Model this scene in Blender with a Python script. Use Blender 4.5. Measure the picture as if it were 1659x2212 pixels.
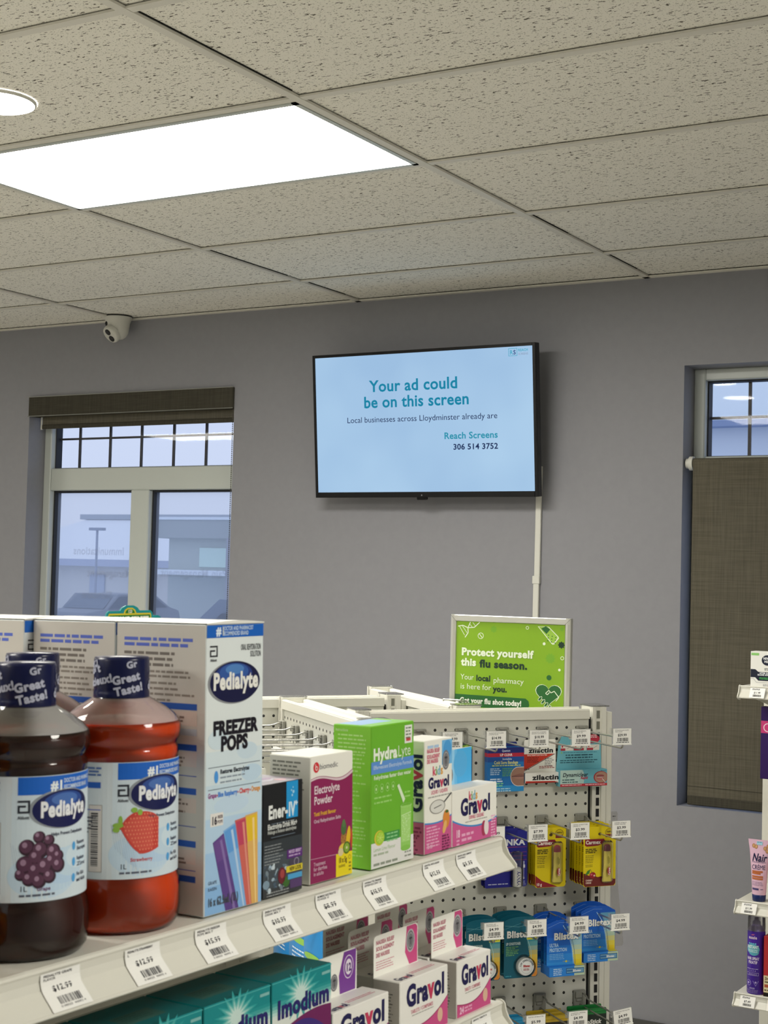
import bpy, math, random
from mathutils import Vector, Matrix
random.seed(7)
SC = bpy.context.scene
COL = SC.collection
for o in list(bpy.data.objects): bpy.data.objects.remove(o)

# ------------------------------------------------------------------ camera, sky, exposure
YAW, PITCH, ROLL = -0.5354, 0.0421, 0.0262
CAMPOS = Vector((0, 0, 1.6385))
def basis(roll):
    cy, sy, cp, sp, cr, sr = math.cos(YAW), math.sin(YAW), math.cos(PITCH), math.sin(PITCH), math.cos(roll), math.sin(roll)
    f = Vector((sy*cp, cy*cp, sp)); r = Vector((cy, -sy, 0)); u = r.cross(f)
    r2, u2 = cr*r + sr*u, -sr*r + cr*u
    return Matrix((r2, u2, -f)).transposed()
cam = bpy.data.cameras.new('camera'); camo = bpy.data.objects.new('camera', cam); COL.objects.link(camo)
cam.sensor_fit = 'HORIZONTAL'; cam.sensor_width = 36.0; cam.lens = 36.0*3254.7/1659
camo.matrix_world = Matrix.Translation(CAMPOS) @ basis(ROLL).to_4x4()
cam.clip_start = 0.05; cam.clip_end = 500
cam.dof.use_dof = True; cam.dof.focus_distance = 3.7; cam.dof.aperture_fstop = 34
SC.camera = camo
SC.view_settings.view_transform = 'Standard'; SC.view_settings.look = 'None'
SC.view_settings.gamma = 1; SC.view_settings.use_curve_mapping = False
SC.view_settings.exposure = 0.0
world = bpy.data.worlds.new('world'); SC.world = world; world.use_nodes = True
wn = world.node_tree.nodes; wl = world.node_tree.links; wn.clear()
wo = wn.new('ShaderNodeOutputWorld'); wb = wn.new('ShaderNodeBackground')
tc = wn.new('ShaderNodeTexCoord'); sx = wn.new('ShaderNodeSeparateXYZ'); rp = wn.new('ShaderNodeValToRGB')
rp.color_ramp.elements[0].position = 0.0; rp.color_ramp.elements[0].color = (0.58, 0.65, 0.83, 1)
rp.color_ramp.elements[1].position = 0.35; rp.color_ramp.elements[1].color = (0.58, 0.69, 0.95, 1)
wl.new(tc.outputs['Generated'], sx.inputs[0]); wl.new(sx.outputs['Z'], rp.inputs[0])
wl.new(rp.outputs[0], wb.inputs[0]); wb.inputs[1].default_value = 1.12; wl.new(wb.outputs[0], wo.inputs[0])
PANEL_STRENGTH = 26.5
POT_STRENGTH = 50.0

# ------------------------------------------------------------------ materials
MATS = {}
def lin(h, k=1.0):
    h = h.lstrip('#'); out = []
    for i in (0, 2, 4):
        c = int(h[i:i+2], 16)/255
        out.append(min(0.92, (c/12.92 if c <= .04045 else ((c+.055)/1.055)**2.4)*k))
    return (*out, 1)
def newmat(name):
    m = bpy.data.materials.new(name); m.use_nodes = True
    return m, m.node_tree.nodes, m.node_tree.links, m.node_tree.nodes['Principled BSDF']
def ink(h, rough=.42, k=1.02, metal=0, spec=.35):
    """printed / painted colour"""
    key = 'ink_%s_%g_%g_%g' % (h.lstrip('#'), rough, k, metal)
    if key not in MATS:
        m, n, l, p = newmat(key)
        p.inputs['Base Color'].default_value = lin(h, k); p.inputs['Roughness'].default_value = rough
        p.inputs['Metallic'].default_value = metal; p.inputs['Specular IOR Level'].default_value = spec
        m.diffuse_color = lin(h); MATS[key] = m
    return MATS[key]
def emit(h, s=1.0):
    key = 'emit_%s_%g' % (h, s)
    if key not in MATS:
        m, n, l, p = newmat(key); n.remove(p)
        e = n.new('ShaderNodeEmission'); e.inputs[0].default_value = lin(h); e.inputs[1].default_value = s
        l.new(e.outputs[0], n['Material Output'].inputs[0]); MATS[key] = m
    return MATS[key]
def mottled(name, c1, c2, scale, rough=.6, bump=0.0, stretch=(1, 1, 1), spec=.3):
    m, n, l, p = newmat(name)
    t = n.new('ShaderNodeTexCoord'); mp = n.new('ShaderNodeMapping'); mp.inputs['Scale'].default_value = stretch
    ns = n.new('ShaderNodeTexNoise'); ns.inputs['Scale'].default_value = scale; ns.inputs['Detail'].default_value = 4
    r = n.new('ShaderNodeValToRGB'); r.color_ramp.elements[0].position = .35; r.color_ramp.elements[1].position = .65
    r.color_ramp.elements[0].color = c1; r.color_ramp.elements[1].color = c2
    l.new(t.outputs['Object'], mp.inputs[0]); l.new(mp.outputs[0], ns.inputs[0]); l.new(ns.outputs['Fac'], r.inputs[0])
    l.new(r.outputs[0], p.inputs['Base Color']); p.inputs['Roughness'].default_value = rough
    p.inputs['Specular IOR Level'].default_value = spec
    if bump:
        b = n.new('ShaderNodeBump'); b.inputs['Strength'].default_value = bump; b.inputs['Distance'].default_value = .002
        l.new(ns.outputs['Fac'], b.inputs['Height']); l.new(b.outputs[0], p.inputs['Normal'])
    return m
def mth(n, l, op, a, b=None):
    x = n.new('ShaderNodeMath'); x.operation = op
    for i, v in enumerate((a, b)):
        if v is None: continue
        if isinstance(v, (int, float)): x.inputs[i].default_value = v
        else: l.new(v, x.inputs[i])
    return x.outputs[0]
def pegmat(name, ay, oy, oz):
    """white pegboard with 1-inch holes; ay = axis letter of the horizontal coordinate"""
    m, n, l, p = newmat(name)
    t = n.new('ShaderNodeTexCoord'); s = n.new('ShaderNodeSeparateXYZ'); l.new(t.outputs['Object'], s.inputs[0])
    def cell(o, off):
        v = mth(n, l, 'DIVIDE', mth(n, l, 'ADD', o, off), .0254)
        f = mth(n, l, 'FRACT', mth(n, l, 'ADD', v, 1000.5))
        return mth(n, l, 'SUBTRACT', f, .5)
    a = cell(s.outputs[ay], oy); b = cell(s.outputs['Z'], oz)
    d = mth(n, l, 'SQRT', mth(n, l, 'ADD', mth(n, l, 'MULTIPLY', a, a), mth(n, l, 'MULTIPLY', b, b)))
    k = mth(n, l, 'LESS_THAN', d, .135)
    mx = n.new('ShaderNodeMix'); mx.data_type = 'RGBA'; l.new(k, mx.inputs[0])
    mx.inputs[6].default_value = lin('d0d0c6', 1.0); mx.inputs[7].default_value = (.012, .012, .012, 1)
    l.new(mx.outputs[2], p.inputs['Base Color']); p.inputs['Roughness'].default_value = .5
    return m

M_wall = mottled('wall_paint', (.252, .254, .278, 1), (.262, .264, .288, 1), 40, .55)
M_wall_side = mottled('wall_paint_side', (.5, .5, .5, 1), (.52, .52, .52, 1), 40, .6)
M_floor = mottled('vinyl_floor', (.46, .44, .40, 1), (.54, .52, .47, 1), 6, .35)
M_grid = ink('d2d0c6', .5)
M_gap = ink('15150f', .9)
M_white = ink('dad9cf', .30)            # powder coated fixture metal
M_whiteflat = ink('d0d0c8', .5)
M_frame = ink('bcc2be', .35)            # vinyl window frame
M_dark = ink('101014', .5, 1)
M_black = ink('0c0c0e', .25, 1)
M_grey = ink('8c8c84', .45)
M_wire = ink('b4b4ae', .25, 1, .85)
M_alu = ink('c8c8c0', .32, 1.1, .6)
M_card = ink('ecebe3', .38, 1.1)

def ceiling_mat():
    m, n, l, p = newmat('ceiling_tile')
    t = n.new('ShaderNodeTexCoord')
    mp = n.new('ShaderNodeMapping'); mp.inputs['Scale'].default_value = (52, 120, 1); mp.inputs['Rotation'].default_value = (0, 0, .12)
    l.new(t.outputs['Object'], mp.inputs[0])
    ns = n.new('ShaderNodeTexNoise'); ns.inputs['Scale'].default_value = 1.35; ns.inputs['Detail'].default_value = 2.2; ns.inputs['Roughness'].default_value = .62
    l.new(mp.outputs[0], ns.inputs[0])
    r = n.new('ShaderNodeValToRGB'); r.color_ramp.elements[0].position = .352; r.color_ramp.elements[1].position = .385
    r.color_ramp.elements[0].color = (.12, .112, .09, 1); r.color_ramp.elements[1].color = (.80, .785, .71, 1)
    l.new(ns.outputs['Fac'], r.inputs[0])
    n2 = n.new('ShaderNodeTexNoise'); n2.inputs['Scale'].default_value = 260; n2.inputs['Detail'].default_value = 1
    l.new(t.outputs['Object'], n2.inputs[0])
    r2 = n.new('ShaderNodeValToRGB'); r2.color_ramp.elements[0].position = .30; r2.color_ramp.elements[1].position = .37
    r2.color_ramp.elements[0].color = (.5, .5, .48, 1); r2.color_ramp.elements[1].color = (1, 1, 1, 1)
    l.new(n2.outputs['Fac'], r2.inputs[0])
    mx = n.new('ShaderNodeMix'); mx.data_type = 'RGBA'; mx.blend_type = 'MULTIPLY'; mx.inputs[0].default_value = 1
    l.new(r.outputs[0], mx.inputs[6]); l.new(r2.outputs[0], mx.inputs[7]); l.new(mx.outputs[2], p.inputs['Base Color'])
    p.inputs['Roughness'].default_value = .9; p.inputs['Specular IOR Level'].default_value = .1
    return m
M_ceil = ceiling_mat()
def fabric_mat(name, c, see):
    m, n, l, p = newmat(name)
    t = n.new('ShaderNodeTexCoord'); r = None
    cols = []
    for sc_ in ((900, 900, 25), (25, 25, 900)):
        mp = n.new('ShaderNodeMapping'); mp.inputs['Scale'].default_value = sc_; l.new(t.outputs['Object'], mp.inputs[0])
        ns = n.new('ShaderNodeTexNoise'); ns.inputs['Scale'].default_value = .28; ns.inputs['Detail'].default_value = 3; l.new(mp.outputs[0], ns.inputs[0])
        cols.append(ns.outputs['Fac'])
    av = mth(n, l, 'MULTIPLY', mth(n, l, 'ADD', cols[0], cols[1]), .5)
    r = n.new('ShaderNodeValToRGB'); r.color_ramp.elements[0].position = .35; r.color_ramp.elements[1].position = .66
    r.color_ramp.elements[0].color = tuple(x*.8 for x in c)+(1,); r.color_ramp.elements[1].color = tuple(x*1.2 for x in c)+(1,)
    l.new(av, r.inputs[0]); l.new(r.outputs[0], p.inputs['Base Color']); p.inputs['Roughness'].default_value = .9
    p.inputs['Specular IOR Level'].default_value = .1
    tr = n.new('ShaderNodeBsdfTransparent'); ms = n.new('ShaderNodeMixShader'); ms.inputs[0].default_value = see
    l.new(p.outputs[0], ms.inputs[1]); l.new(tr.outputs[0], ms.inputs[2]); l.new(ms.outputs[0], n['Material Output'].inputs[0])
    return m
M_blind = fabric_mat('blind_fabric', (.115, .105, .078), .05)
M_val = fabric_mat('valance_fabric', (.060, .056, .043), .0)
def clearmat(name, tint=(1, 1, 1), gl=.08, milk=0.0, rough=.05, milkc=(.8, .8, .8)):
    m, n, l, p = newmat(name); n.remove(p)
    tr = n.new('ShaderNodeBsdfTransparent'); tr.inputs[0].default_value = (*tint, 1)
    g = n.new('ShaderNodeBsdfGlossy'); g.inputs['Roughness'].default_value = rough
    fr = n.new('ShaderNodeFresnel'); fr.inputs[0].default_value = 1.45
    f = mth(n, l, 'ADD', mth(n, l, 'MULTIPLY', fr.outputs[0], .5 if gl < .04 else 1.0), 0 if gl < .04 else gl-.04)
    a = n.new('ShaderNodeMixShader'); a.inputs[0].default_value = milk
    d = n.new('ShaderNodeBsdfDiffuse'); d.inputs[0].default_value = (*milkc, 1)
    l.new(tr.outputs[0], a.inputs[1]); l.new(d.outputs[0], a.inputs[2])
    b = n.new('ShaderNodeMixShader'); l.new(f, b.inputs[0]); l.new(a.outputs[0], b.inputs[1]); l.new(g.outputs[0], b.inputs[2])
    l.new(b.outputs[0], n['Material Output'].inputs[0])
    return m
M_glass = clearmat('window_glass', (.95, .96, .97), .02, .0, .02)
def haze_glass():
    '''hazy glass: clear, with translucent white mixed in to wash out the view'''
    m = clearmat('hazy_glass', (.93, .95, .97), .02, .3, .02); n = m.node_tree.nodes; l = m.node_tree.links
    d = n['Diffuse BSDF']; tl = n.new('ShaderNodeBsdfTranslucent'); tl.inputs[0].default_value = (.86, .88, .92, 1)
    for k in list(d.outputs[0].links): to = k.to_socket; l.remove(k); l.new(tl.outputs[0], to)
    return m
M_haze = haze_glass()
M_blis = clearmat('blister_plastic', (.97, .97, .96), .045, .02, .1)
M_clear = clearmat('clear_plastic', (.93, .94, .93), .1, .12, .08)
M_strip = clearmat('frosted_strip', (.8, .8, .8), .1, .3, .15, (.6, .6, .6))
M_bottle = clearmat('bottle_plastic', (.97, .97, .97), .05, .0, .06)
def liquidmat(name, c, top):
    m, n, l, p = newmat(name)
    p.inputs['Base Color'].default_value = (*c, 1); p.inputs['Transmission Weight'].default_value = top
    p.inputs['Roughness'].default_value = .12; p.inputs['IOR'].default_value = 1.33
    return m

# ------------------------------------------------------------------ mesh helpers
GL = {}
def build_glyphs():
    chars = sorted(set("ABCDEFGHIJKLMNOPQRSTUVWXYZabcdefghijklmnopqrstuvwxyz0123456789 $.,!#&:+-()'/ÈÉèéêôûàç™®°×%|"))
    tmp = []
    for wt, off in ((0, 0.0), (1, .022), (2, .045)):
        for c in chars:
            for kind, body in (('g', c), ('w', 'l'+c+'l')):
                cu = bpy.data.curves.new('t', 'FONT'); cu.body = body; cu.size = 1; cu.offset = off if kind == 'g' else 0
                cu.resolution_u = 3; cu.fill_mode = 'BOTH' if False else 'FRONT'
                ob = bpy.data.objects.new('t', cu); COL.objects.link(ob); tmp.append((wt, c, kind, ob, cu))
    cu = bpy.data.curves.new('t', 'FONT'); cu.body = 'll'; cu.size = 1; cu.resolution_u = 3
    ref = bpy.data.objects.new('t', cu); COL.objects.link(ref)
    dg = bpy.context.evaluated_depsgraph_get(); dg.update()
    def width(ob):
        me = ob.evaluated_get(dg).to_mesh(); xs = [v.co.x for v in me.vertices]
        w = (max(xs)-min(xs)) if xs else 0; ob.evaluated_get(dg).to_mesh_clear(); return w
    w0 = width(ref)
    for wt, c, kind, ob, cu in tmp:
        if kind == 'g':
            e = ob.evaluated_get(dg); me = e.to_mesh()
            vs = [(v.co.x, v.co.y) for v in me.vertices]
            # make all faces wind counter clockwise
            fs = []
            for pl in me.polygons:
                f = list(pl.vertices); ar = sum(vs[f[i]][0]*vs[f[(i+1) % len(f)]][1]-vs[f[(i+1) % len(f)]][0]*vs[f[i]][1] for i in range(len(f)))
                fs.append(f if ar > 0 else f[::-1])
            GL.setdefault((wt, c), {})['m'] = (vs, fs); e.to_mesh_clear()
        else:
            GL.setdefault((wt, c), {})['a'] = width(ob)-w0 + (.02*wt)
    for *_, ob, cu in tmp:
        bpy.data.objects.remove(ob); bpy.data.curves.remove(cu)
    bpy.data.objects.remove(ref); bpy.data.curves.remove(cu if False else bpy.data.curves[0]) if len(bpy.data.curves) else None
build_glyphs()

class MB:
    def __init__(s): s.v = []; s.f = []; s.m = []; s.mats = []; s.sm = []
    def mi(s, mat):
        if mat not in s.mats: s.mats.append(mat)
        return s.mats.index(mat)
    def add(s, vs, fs, mat, smooth=False):
        b = len(s.v); s.v += [tuple(v) for v in vs]; k = s.mi(mat)
        for f in fs: s.f.append([b+i for i in f]); s.m.append(k); s.sm.append(smooth)
    def box(s, x0, x1, y0, y1, z0, z1, mat, bev=0.0):
        if x0 > x1: x0, x1 = x1, x0
        if y0 > y1: y0, y1 = y1, y0
        if z0 > z1: z0, z1 = z1, z0
        if bev <= 0:
            vs = [(x, y, z) for x in (x0, x1) for y in (y0, y1) for z in (z0, z1)]
            fs = [(0, 1, 3, 2), (4, 6, 7, 5), (0, 4, 5, 1), (2, 3, 7, 6), (0, 2, 6, 4), (1, 5, 7, 3)]
            s.add(vs, fs, mat); return
        b = min(bev, (x1-x0)*.45, (y1-y0)*.45, (z1-z0)*.45)
        vs = []; idx = {}
        for i in (0, 1):
            for j in (0, 1):
                for k in (0, 1):
                    X, Y, Z = (x0, x1)[i], (y0, y1)[j], (z0, z1)[k]; a = (1, -1)[i]*b; c = (1, -1)[j]*b; d = (1, -1)[k]*b
                    idx[i, j, k] = len(vs); vs += [(X, Y+c, Z+d), (X+a, Y, Z+d), (X+a, Y+c, Z)]
        I = idx; fs = []
        def q(ax, sgn):
            o = [a for a in (0, 1, 2) if a != ax]
            seq = [(0, 0), (1, 0), (1, 1), (0, 1)]; r = []
            for (p, t) in seq:
                key = [0, 0, 0]; key[ax] = sgn; key[o[0]] = p; key[o[1]] = t; r.append(I[tuple(key)]+ax)
            flip = (ax == 1) ^ (sgn == 0)
            return r[::-1] if flip else r
        for ax in (0, 1, 2):
            for sg in (0, 1): fs.append(q(ax, sg))
        for ax in (0, 1, 2):           # edges parallel to ax
            o = [a for a in (0, 1, 2) if a != ax]
            for p in (0, 1):
                for t in (0, 1):
                    k0 = [0, 0, 0]; k0[o[0]] = p; k0[o[1]] = t; k1 = list(k0); k0[ax] = 0; k1[ax] = 1
                    f = [I[tuple(k0)]+o[0], I[tuple(k1)]+o[0], I[tuple(k1)]+o[1], I[tuple(k0)]+o[1]]
                    fs.append(f)
        for key, i0 in I.items(): fs.append([i0, i0+1, i0+2])
        # fix winding from centre
        c = Vector(((x0+x1)/2, (y0+y1)/2, (z0+z1)/2)); out = []
        for f in fs:
            P = [Vector(vs[i]) for i in f]; nn = (P[1]-P[0]).cross(P[2]-P[0]); ce = sum(P, Vector())/len(P)
            out.append(f if nn.dot(ce-c) > 0 else f[::-1])
        s.add(vs, out, mat)
    def tube(s, pts, r, mat, n=8, caps=True):
        pts = [Vector(p) for p in pts]; rings = []; prev = None
        for i, p in enumerate(pts):
            d = (pts[min(i+1, len(pts)-1)]-pts[max(i-1, 0)]).normalized()
            a = d.orthogonal().normalized() if prev is None else (prev - d*prev.dot(d)).normalized()
            prev = a; b = d.cross(a); rr = r[i] if isinstance(r, (list, tuple)) else r
            rings.append([p+(a*math.cos(2*math.pi*k/n)+b*math.sin(2*math.pi*k/n))*rr for k in range(n)])
        vs = [v for q in rings for v in q]; fs = []
        for i in range(len(pts)-1):
            for k in range(n): fs.append([i*n+k, i*n+(k+1) % n, (i+1)*n+(k+1) % n, (i+1)*n+k])
        s.add(vs, fs, mat, True)
        if caps:
            s.add(rings[0], [list(range(n))[::-1]], mat); s.add(rings[-1], [list(range(n))], mat)
    def lathe(s, prof, mat, n=40, sq=0.0, cap=True, cx=0, cy=0):
        """prof: (r, z); sq adds squareness"""
        vs = []
        for r, z in prof:
            for k in range(n):
                t = 2*math.pi*k/n; q = 1.0
                if sq: q = 1+sq*(math.cos(4*t)*-.5+.0)
                vs.append((cx+r*q*math.cos(t), cy+r*q*math.sin(t), z))
        fs = []
        for i in range(len(prof)-1):
            for k in range(n): fs.append([i*n+k, i*n+(k+1) % n, (i+1)*n+(k+1) % n, (i+1)*n+k])
        s.add(vs, fs, mat, True)
        if cap:
            s.add(vs[:n], [list(range(n))[::-1]], mat); s.add(vs[-n:], [list(range(n))], mat)
    def extrude(s, poly, axis, a0, a1, mat, smooth=False):
        """poly (u,v) closed outline extruded along axis 'X','Y','Z'"""
        def P(u, v, w): return {'Y': (u, w, v), 'X': (w, u, v), 'Z': (u, v, w)}[axis]
        n = len(poly); vs = [P(u, v, a0) for u, v in poly]+[P(u, v, a1) for u, v in poly]
        fs = [[i, (i+1) % n, n+(i+1) % n, n+i] for i in range(n)]
        s.add(vs, fs, mat, smooth); s.add(vs[:n], [list(range(n))], mat); s.add(vs[n:], [list(range(n))], mat)
    def sphere(s, c, r, mat, n=12, m=8, sc=(1, 1, 1)):
        vs = []; fs = []
        for i in range(m+1):
            for k in range(n):
                a = math.pi*i/m; t = 2*math.pi*k/n
                vs.append((c[0]+r*sc[0]*math.sin(a)*math.cos(t), c[1]+r*sc[1]*math.sin(a)*math.sin(t), c[2]-r*sc[2]*math.cos(a)))
        for i in range(m):
            for k in range(n): fs.append([i*n+k, i*n+(k+1) % n, (i+1)*n+(k+1) % n, (i+1)*n+k])
        s.add(vs, fs, mat, True)
    def build(s, name, parent=None, origin=None, weld=True):
        me = bpy.data.meshes.new(name)
        me.from_pydata(s.v, [], s.f)
        for m in s.mats: me.materials.append(m)
        me.polygons.foreach_set('material_index', s.m); me.polygons.foreach_set('use_smooth', s.sm)
        me.update(); o = bpy.data.objects.new(name, me); COL.objects.link(o)
        if parent is not None: o.parent = parent
        return o

class Art:
    """flat artwork on a surface: O + u*U + v*V + layer*N, or a mapping function fn(u, v, layer)"""
    E = .00013
    def __init__(s, mb, O=None, U=None, V=None, fn=None, seg=0):
        s.mb = mb; s.seg = seg
        if fn: s.fn = fn
        else:
            O, U, V = Vector(O), Vector(U), Vector(V); N = U.cross(V)
            s.fn = lambda u, v, l: O+U*u+V*v+N*(l*Art.E)
        s.L = 1
    def poly(s, pts, c, l=1):
        mat = ink(c) if isinstance(c, str) else c
        s.mb.add([s.fn(u, v, l) for u, v in pts], [list(range(len(pts)))], mat)
    def strip(s, us, lo, hi, c, l=1):
        mat = ink(c) if isinstance(c, str) else c
        vs = []
        for u, a, b in zip(us, lo, hi): vs += [s.fn(u, a, l), s.fn(u, b, l)]
        s.mb.add(vs, [[2*i, 2*i+2, 2*i+3, 2*i+1] for i in range(len(us)-1)], mat)
    def rect(s, u0, v0, u1, v1, c, l=1):
        n = max(1, math.ceil(abs(u1-u0)/s.seg)) if s.seg else 1
        us = [u0+(u1-u0)*i/n for i in range(n+1)]
        s.strip(us, [v0]*(n+1), [v1]*(n+1), c, l)
    def ell(s, cu, cv, ru, rv, c, l=1, n=22, rot=0):
        if s.seg:
            us = [cu-ru*math.cos(math.pi*i/n) for i in range(n+1)]
            h = [rv*math.sqrt(max(0, 1-((u-cu)/ru)**2)) for u in us]
            s.strip(us, [cv-a for a in h], [cv+a for a in h], c, l)
        else:
            cr, sr = math.cos(rot), math.sin(rot)
            s.poly([(cu+ru*math.cos(t)*cr-rv*math.sin(t)*sr, cv+ru*math.cos(t)*sr+rv*math.sin(t)*cr) for t in [2*math.pi*i/n for i in range(n)]], c, l)
    def ring(s, cu, cv, r0, r1, c, l=1, n=28, k=1.0):
        mat = ink(c) if isinstance(c, str) else c
        vs = []
        for i in range(n):
            t = 2*math.pi*i/n; vs += [s.fn(cu+r0*math.cos(t), cv+r0*k*math.sin(t), l), s.fn(cu+r1*math.cos(t), cv+r1*k*math.sin(t), l)]
        s.mb.add(vs, [[2*i, 2*i+1, (2*i+3) % (2*n), (2*i+2) % (2*n)] for i in range(n)], mat)
    def line(s, pts, w, c, l=1):
        for (a, b) in zip(pts[:-1], pts[1:]):
            d = Vector((b[0]-a[0], b[1]-a[1])); ln = d.length
            if ln < 1e-9: continue
            d /= ln; nx, ny = -d.y*w/2, d.x*w/2
            s.poly([(a[0]-nx, a[1]-ny), (b[0]-nx, b[1]-ny), (b[0]+nx, b[1]+ny), (a[0]+nx, a[1]+ny)], c, l)
    def tw(s, t, wt=0): return sum(GL.get((wt, c), GL[(wt, ' ')])['a'] for c in t)
    def txt(s, t, u, v, size, c, w=None, al='l', wt=1, l=2, rot=0, it=0.0, cols=None, sx=1.0):
        tw = s.tw(t, wt)*size; k = sx
        if w: k = w/max(tw, 1e-6)
        x0 = {'l': 0, 'c': -tw*k/2, 'r': -tw*k}[al]
        cr, sr = math.cos(rot), math.sin(rot); x = x0
        for i, ch in enumerate(t):
            g = GL.get((wt, ch)) or GL[(wt, ' ')]
            vs, fs = g['m']
            if fs:
                P = []
                for a, b in vs:
                    X = x+(a*size+it*b*size)*k; Y = b*size
                    P.append(s.fn(u+X*cr-Y*sr, v+X*sr+Y*cr, l))
                cc = cols[i % len(cols)] if cols else c
                s.mb.add(P, fs, ink(cc) if isinstance(cc, str) else cc)
            x += g['a']*size*k
    def lines(s, u0, v1, w, n, h, gap, c, l=1, rnd=.3, words=True):
        """n rows of tiny print, each a row of word-sized dashes"""
        R = random.Random(int((u0+v1*7+n)*1e5)+n)
        for i in range(n):
            ww = w*(1-R.random()*rnd); x = 0; y = v1-i*gap
            while x < ww:
                d = min(ww-x, h*(1.5+R.random()*4.5)); 
                if d > h*.4: s.rect(u0+x, y-h, u0+x+d, y, c, l)
                x += d+h*.7
                if not words: break
    def bars(s, u, v, w, h, c='20201e', l=2):
        R = random.Random(int(u*9e4)); x = 0
        while x < w:
            d = w*R.choice((.012, .02, .032)); s.rect(u+x, v, u+min(x+d, w), v+h, c, l); x += d+w*R.choice((.014, .022, .03))

def tag(o, label=None, cat=None, group=None, kind=None):
    if label: o['label'] = label
    if cat: o['category'] = cat
    if group: o['group'] = group
    if kind: o['kind'] = kind
    return o
def empty(name, mat=None):
    o = bpy.data.objects.new(name, None); COL.objects.link(o); o.empty_display_size = .05
    if mat is not None: o.matrix_world = mat
    return o
T = Matrix.Translation
def RZ(d): return Matrix.Rotation(math.radians(d), 4, 'Z')
def lean(dl):
    """a fixture's slight lean from standing on an uneven floor"""
    Rm = basis(ROLL) @ basis(ROLL-dl).transposed()
    return T(CAMPOS) @ Rm.to_4x4() @ T(-CAMPOS)

# ------------------------------------------------------------------ room shell
YW, ZC = 5.1127, 2.74
def struct(o): o['kind'] = 'structure'; return o
m = MB(); m.box(-9.6, 2.6, -4.5, YW, -.06, 0, M_floor); struct(m.build('floor'))
m = MB(); m.box(-9.6, 2.6, -4.5, YW+.16, ZC+.003, ZC+.05, M_ceil); struct(m.build('ceiling'))
# back wall with two window openings
W1 = (-4.945, -3.78, .86, 2.413); W2 = (-1.809, -.644, .86, 2.411)
m = MB()
xs = [-9.6, W1[0], W1[1], W2[0], W2[1], 2.6]; y0, y1 = YW, YW+.22
for a, b in ((0, 1), (2, 3), (4, 5)): m.box(xs[a], xs[b], y0, y1, 0, ZC, M_wall)
for w in (W1, W2):
    m.box(w[0], w[1], y0, y1, 0, w[2], M_wall); m.box(w[0], w[1], y0, y1, w[3], ZC, M_wall)
struct(m.build('wall_back'))
m = MB(); m.box(-9.72, -9.6, -4.5, YW+.2, 0, ZC, M_wall_side); struct(m.build('wall_left'))
m = MB(); m.box(2.6, 2.72, -4.5, YW+.2, 0, ZC, M_wall_side); struct(m.build('wall_right'))
m = MB(); m.box(-9.6, 2.6, -4.62, -4.5, 0, ZC, M_wall_side); struct(m.build('wall_front'))
m = MB(); m.box(-9.6, 2.6, YW-.012, YW-.0005, 0, .1, ink('4a4a48')); struct(m.build('baseboard_back'))
# suspended ceiling grid
m = MB(); X0, Y0, TX, TY = -1.9532, 2.2416, 1.2192, .6096
gx = [X0+TX*k for k in range(-6, 4)]; gy = [Y0+TY*k for k in range(-11, 5)]
for x in gx:
    m.box(x-.012, x+.012, -4.5, YW, ZC-.006, ZC, M_grid)
    for y in gy:
        if random.random() < .7: m.box(x+.012, x+.0145, y+.02, min(y+.02+random.uniform(.2, .57), YW), ZC+.001, ZC+.0028, M_gap)
for y in gy:
    for x in gx[:-1]:
        m.box(x+.012, x+TX-.012, y-.012, y+.012, ZC-.005, ZC, M_grid)
        if random.random() < .65:
            a = random.uniform(0, .3); m.box(x+.02+a, x+.03+a+random.uniform(.3, .85), y+.012, y+.0145, ZC+.001, ZC+.0028, M_gap)
m.box(-9.6, 2.6, YW-.022, YW, ZC-.006, ZC, M_grid)
m.box(-9.6, 2.6, YW-.0225, YW-.0195, ZC-.0, ZC+.0025, M_gap)
struct(m.build('trim_1'))

# lights
M_panel = emit('ffffff', 1.0).copy(); M_panel.name = 'led_panel_glow'
M_panel.node_tree.nodes['Emission'].inputs[0].default_value = (1, .965, .88, 1); M_panel.node_tree.nodes['Emission'].inputs[1].default_value = PANEL_STRENGTH
M_pot = M_panel.copy(); M_pot.name = 'pot_light_glow'; M_pot.node_tree.nodes['Emission'].inputs[1].default_value = POT_STRENGTH
M_pot.node_tree.nodes['Emission'].inputs[0].default_value = (1, .93, .86, 1)
def panel(i, j, label):
    x0, y0 = X0+TX*i, Y0+TY*j
    t = empty('ceiling_light_panel', T((x0+TX/2, y0+TY/2, ZC))); tag(t, label, 'ceiling light', 'flat panel lights in the ceiling grid')
    m = MB(); a, b = TX/2-.013, TY/2-.013
    for (p, q, r, s_) in ((-a, a, b-.014, b), (-a, a, -b, -b+.014), (-a, -a+.014, -b, b), (a-.014, a, -b, b)): m.box(p, q, r, s_, -.008, .002, M_frame)
    m.build('frame', t)
    m = MB(); m.add([(-a+.013, -b+.013, -.0045), (-a+.013, b-.013, -.0045), (a-.013, b-.013, -.0045), (a-.013, -b+.013, -.0045)], [[0, 1, 2, 3]], M_panel)
    m.build('diffuser', t)
panel(-1, 1, 'glowing rectangular ceiling light panel above the store, nearest the television')
panel(-5, 1, 'glowing ceiling light panel far to the left along the window wall')
panel(-5, -3, 'glowing ceiling light panel at the far left rear of the store')
panel(-1, -3, 'glowing ceiling light panel left of where the photographer stands')
panel(-1, -7, 'glowing ceiling light panel behind the photographer, left side')
panel(2, -2, 'glowing ceiling light panel at the right rear of the store')
panel(-3, -7, 'glowing ceiling light panel behind the photographer, far left side')
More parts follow.
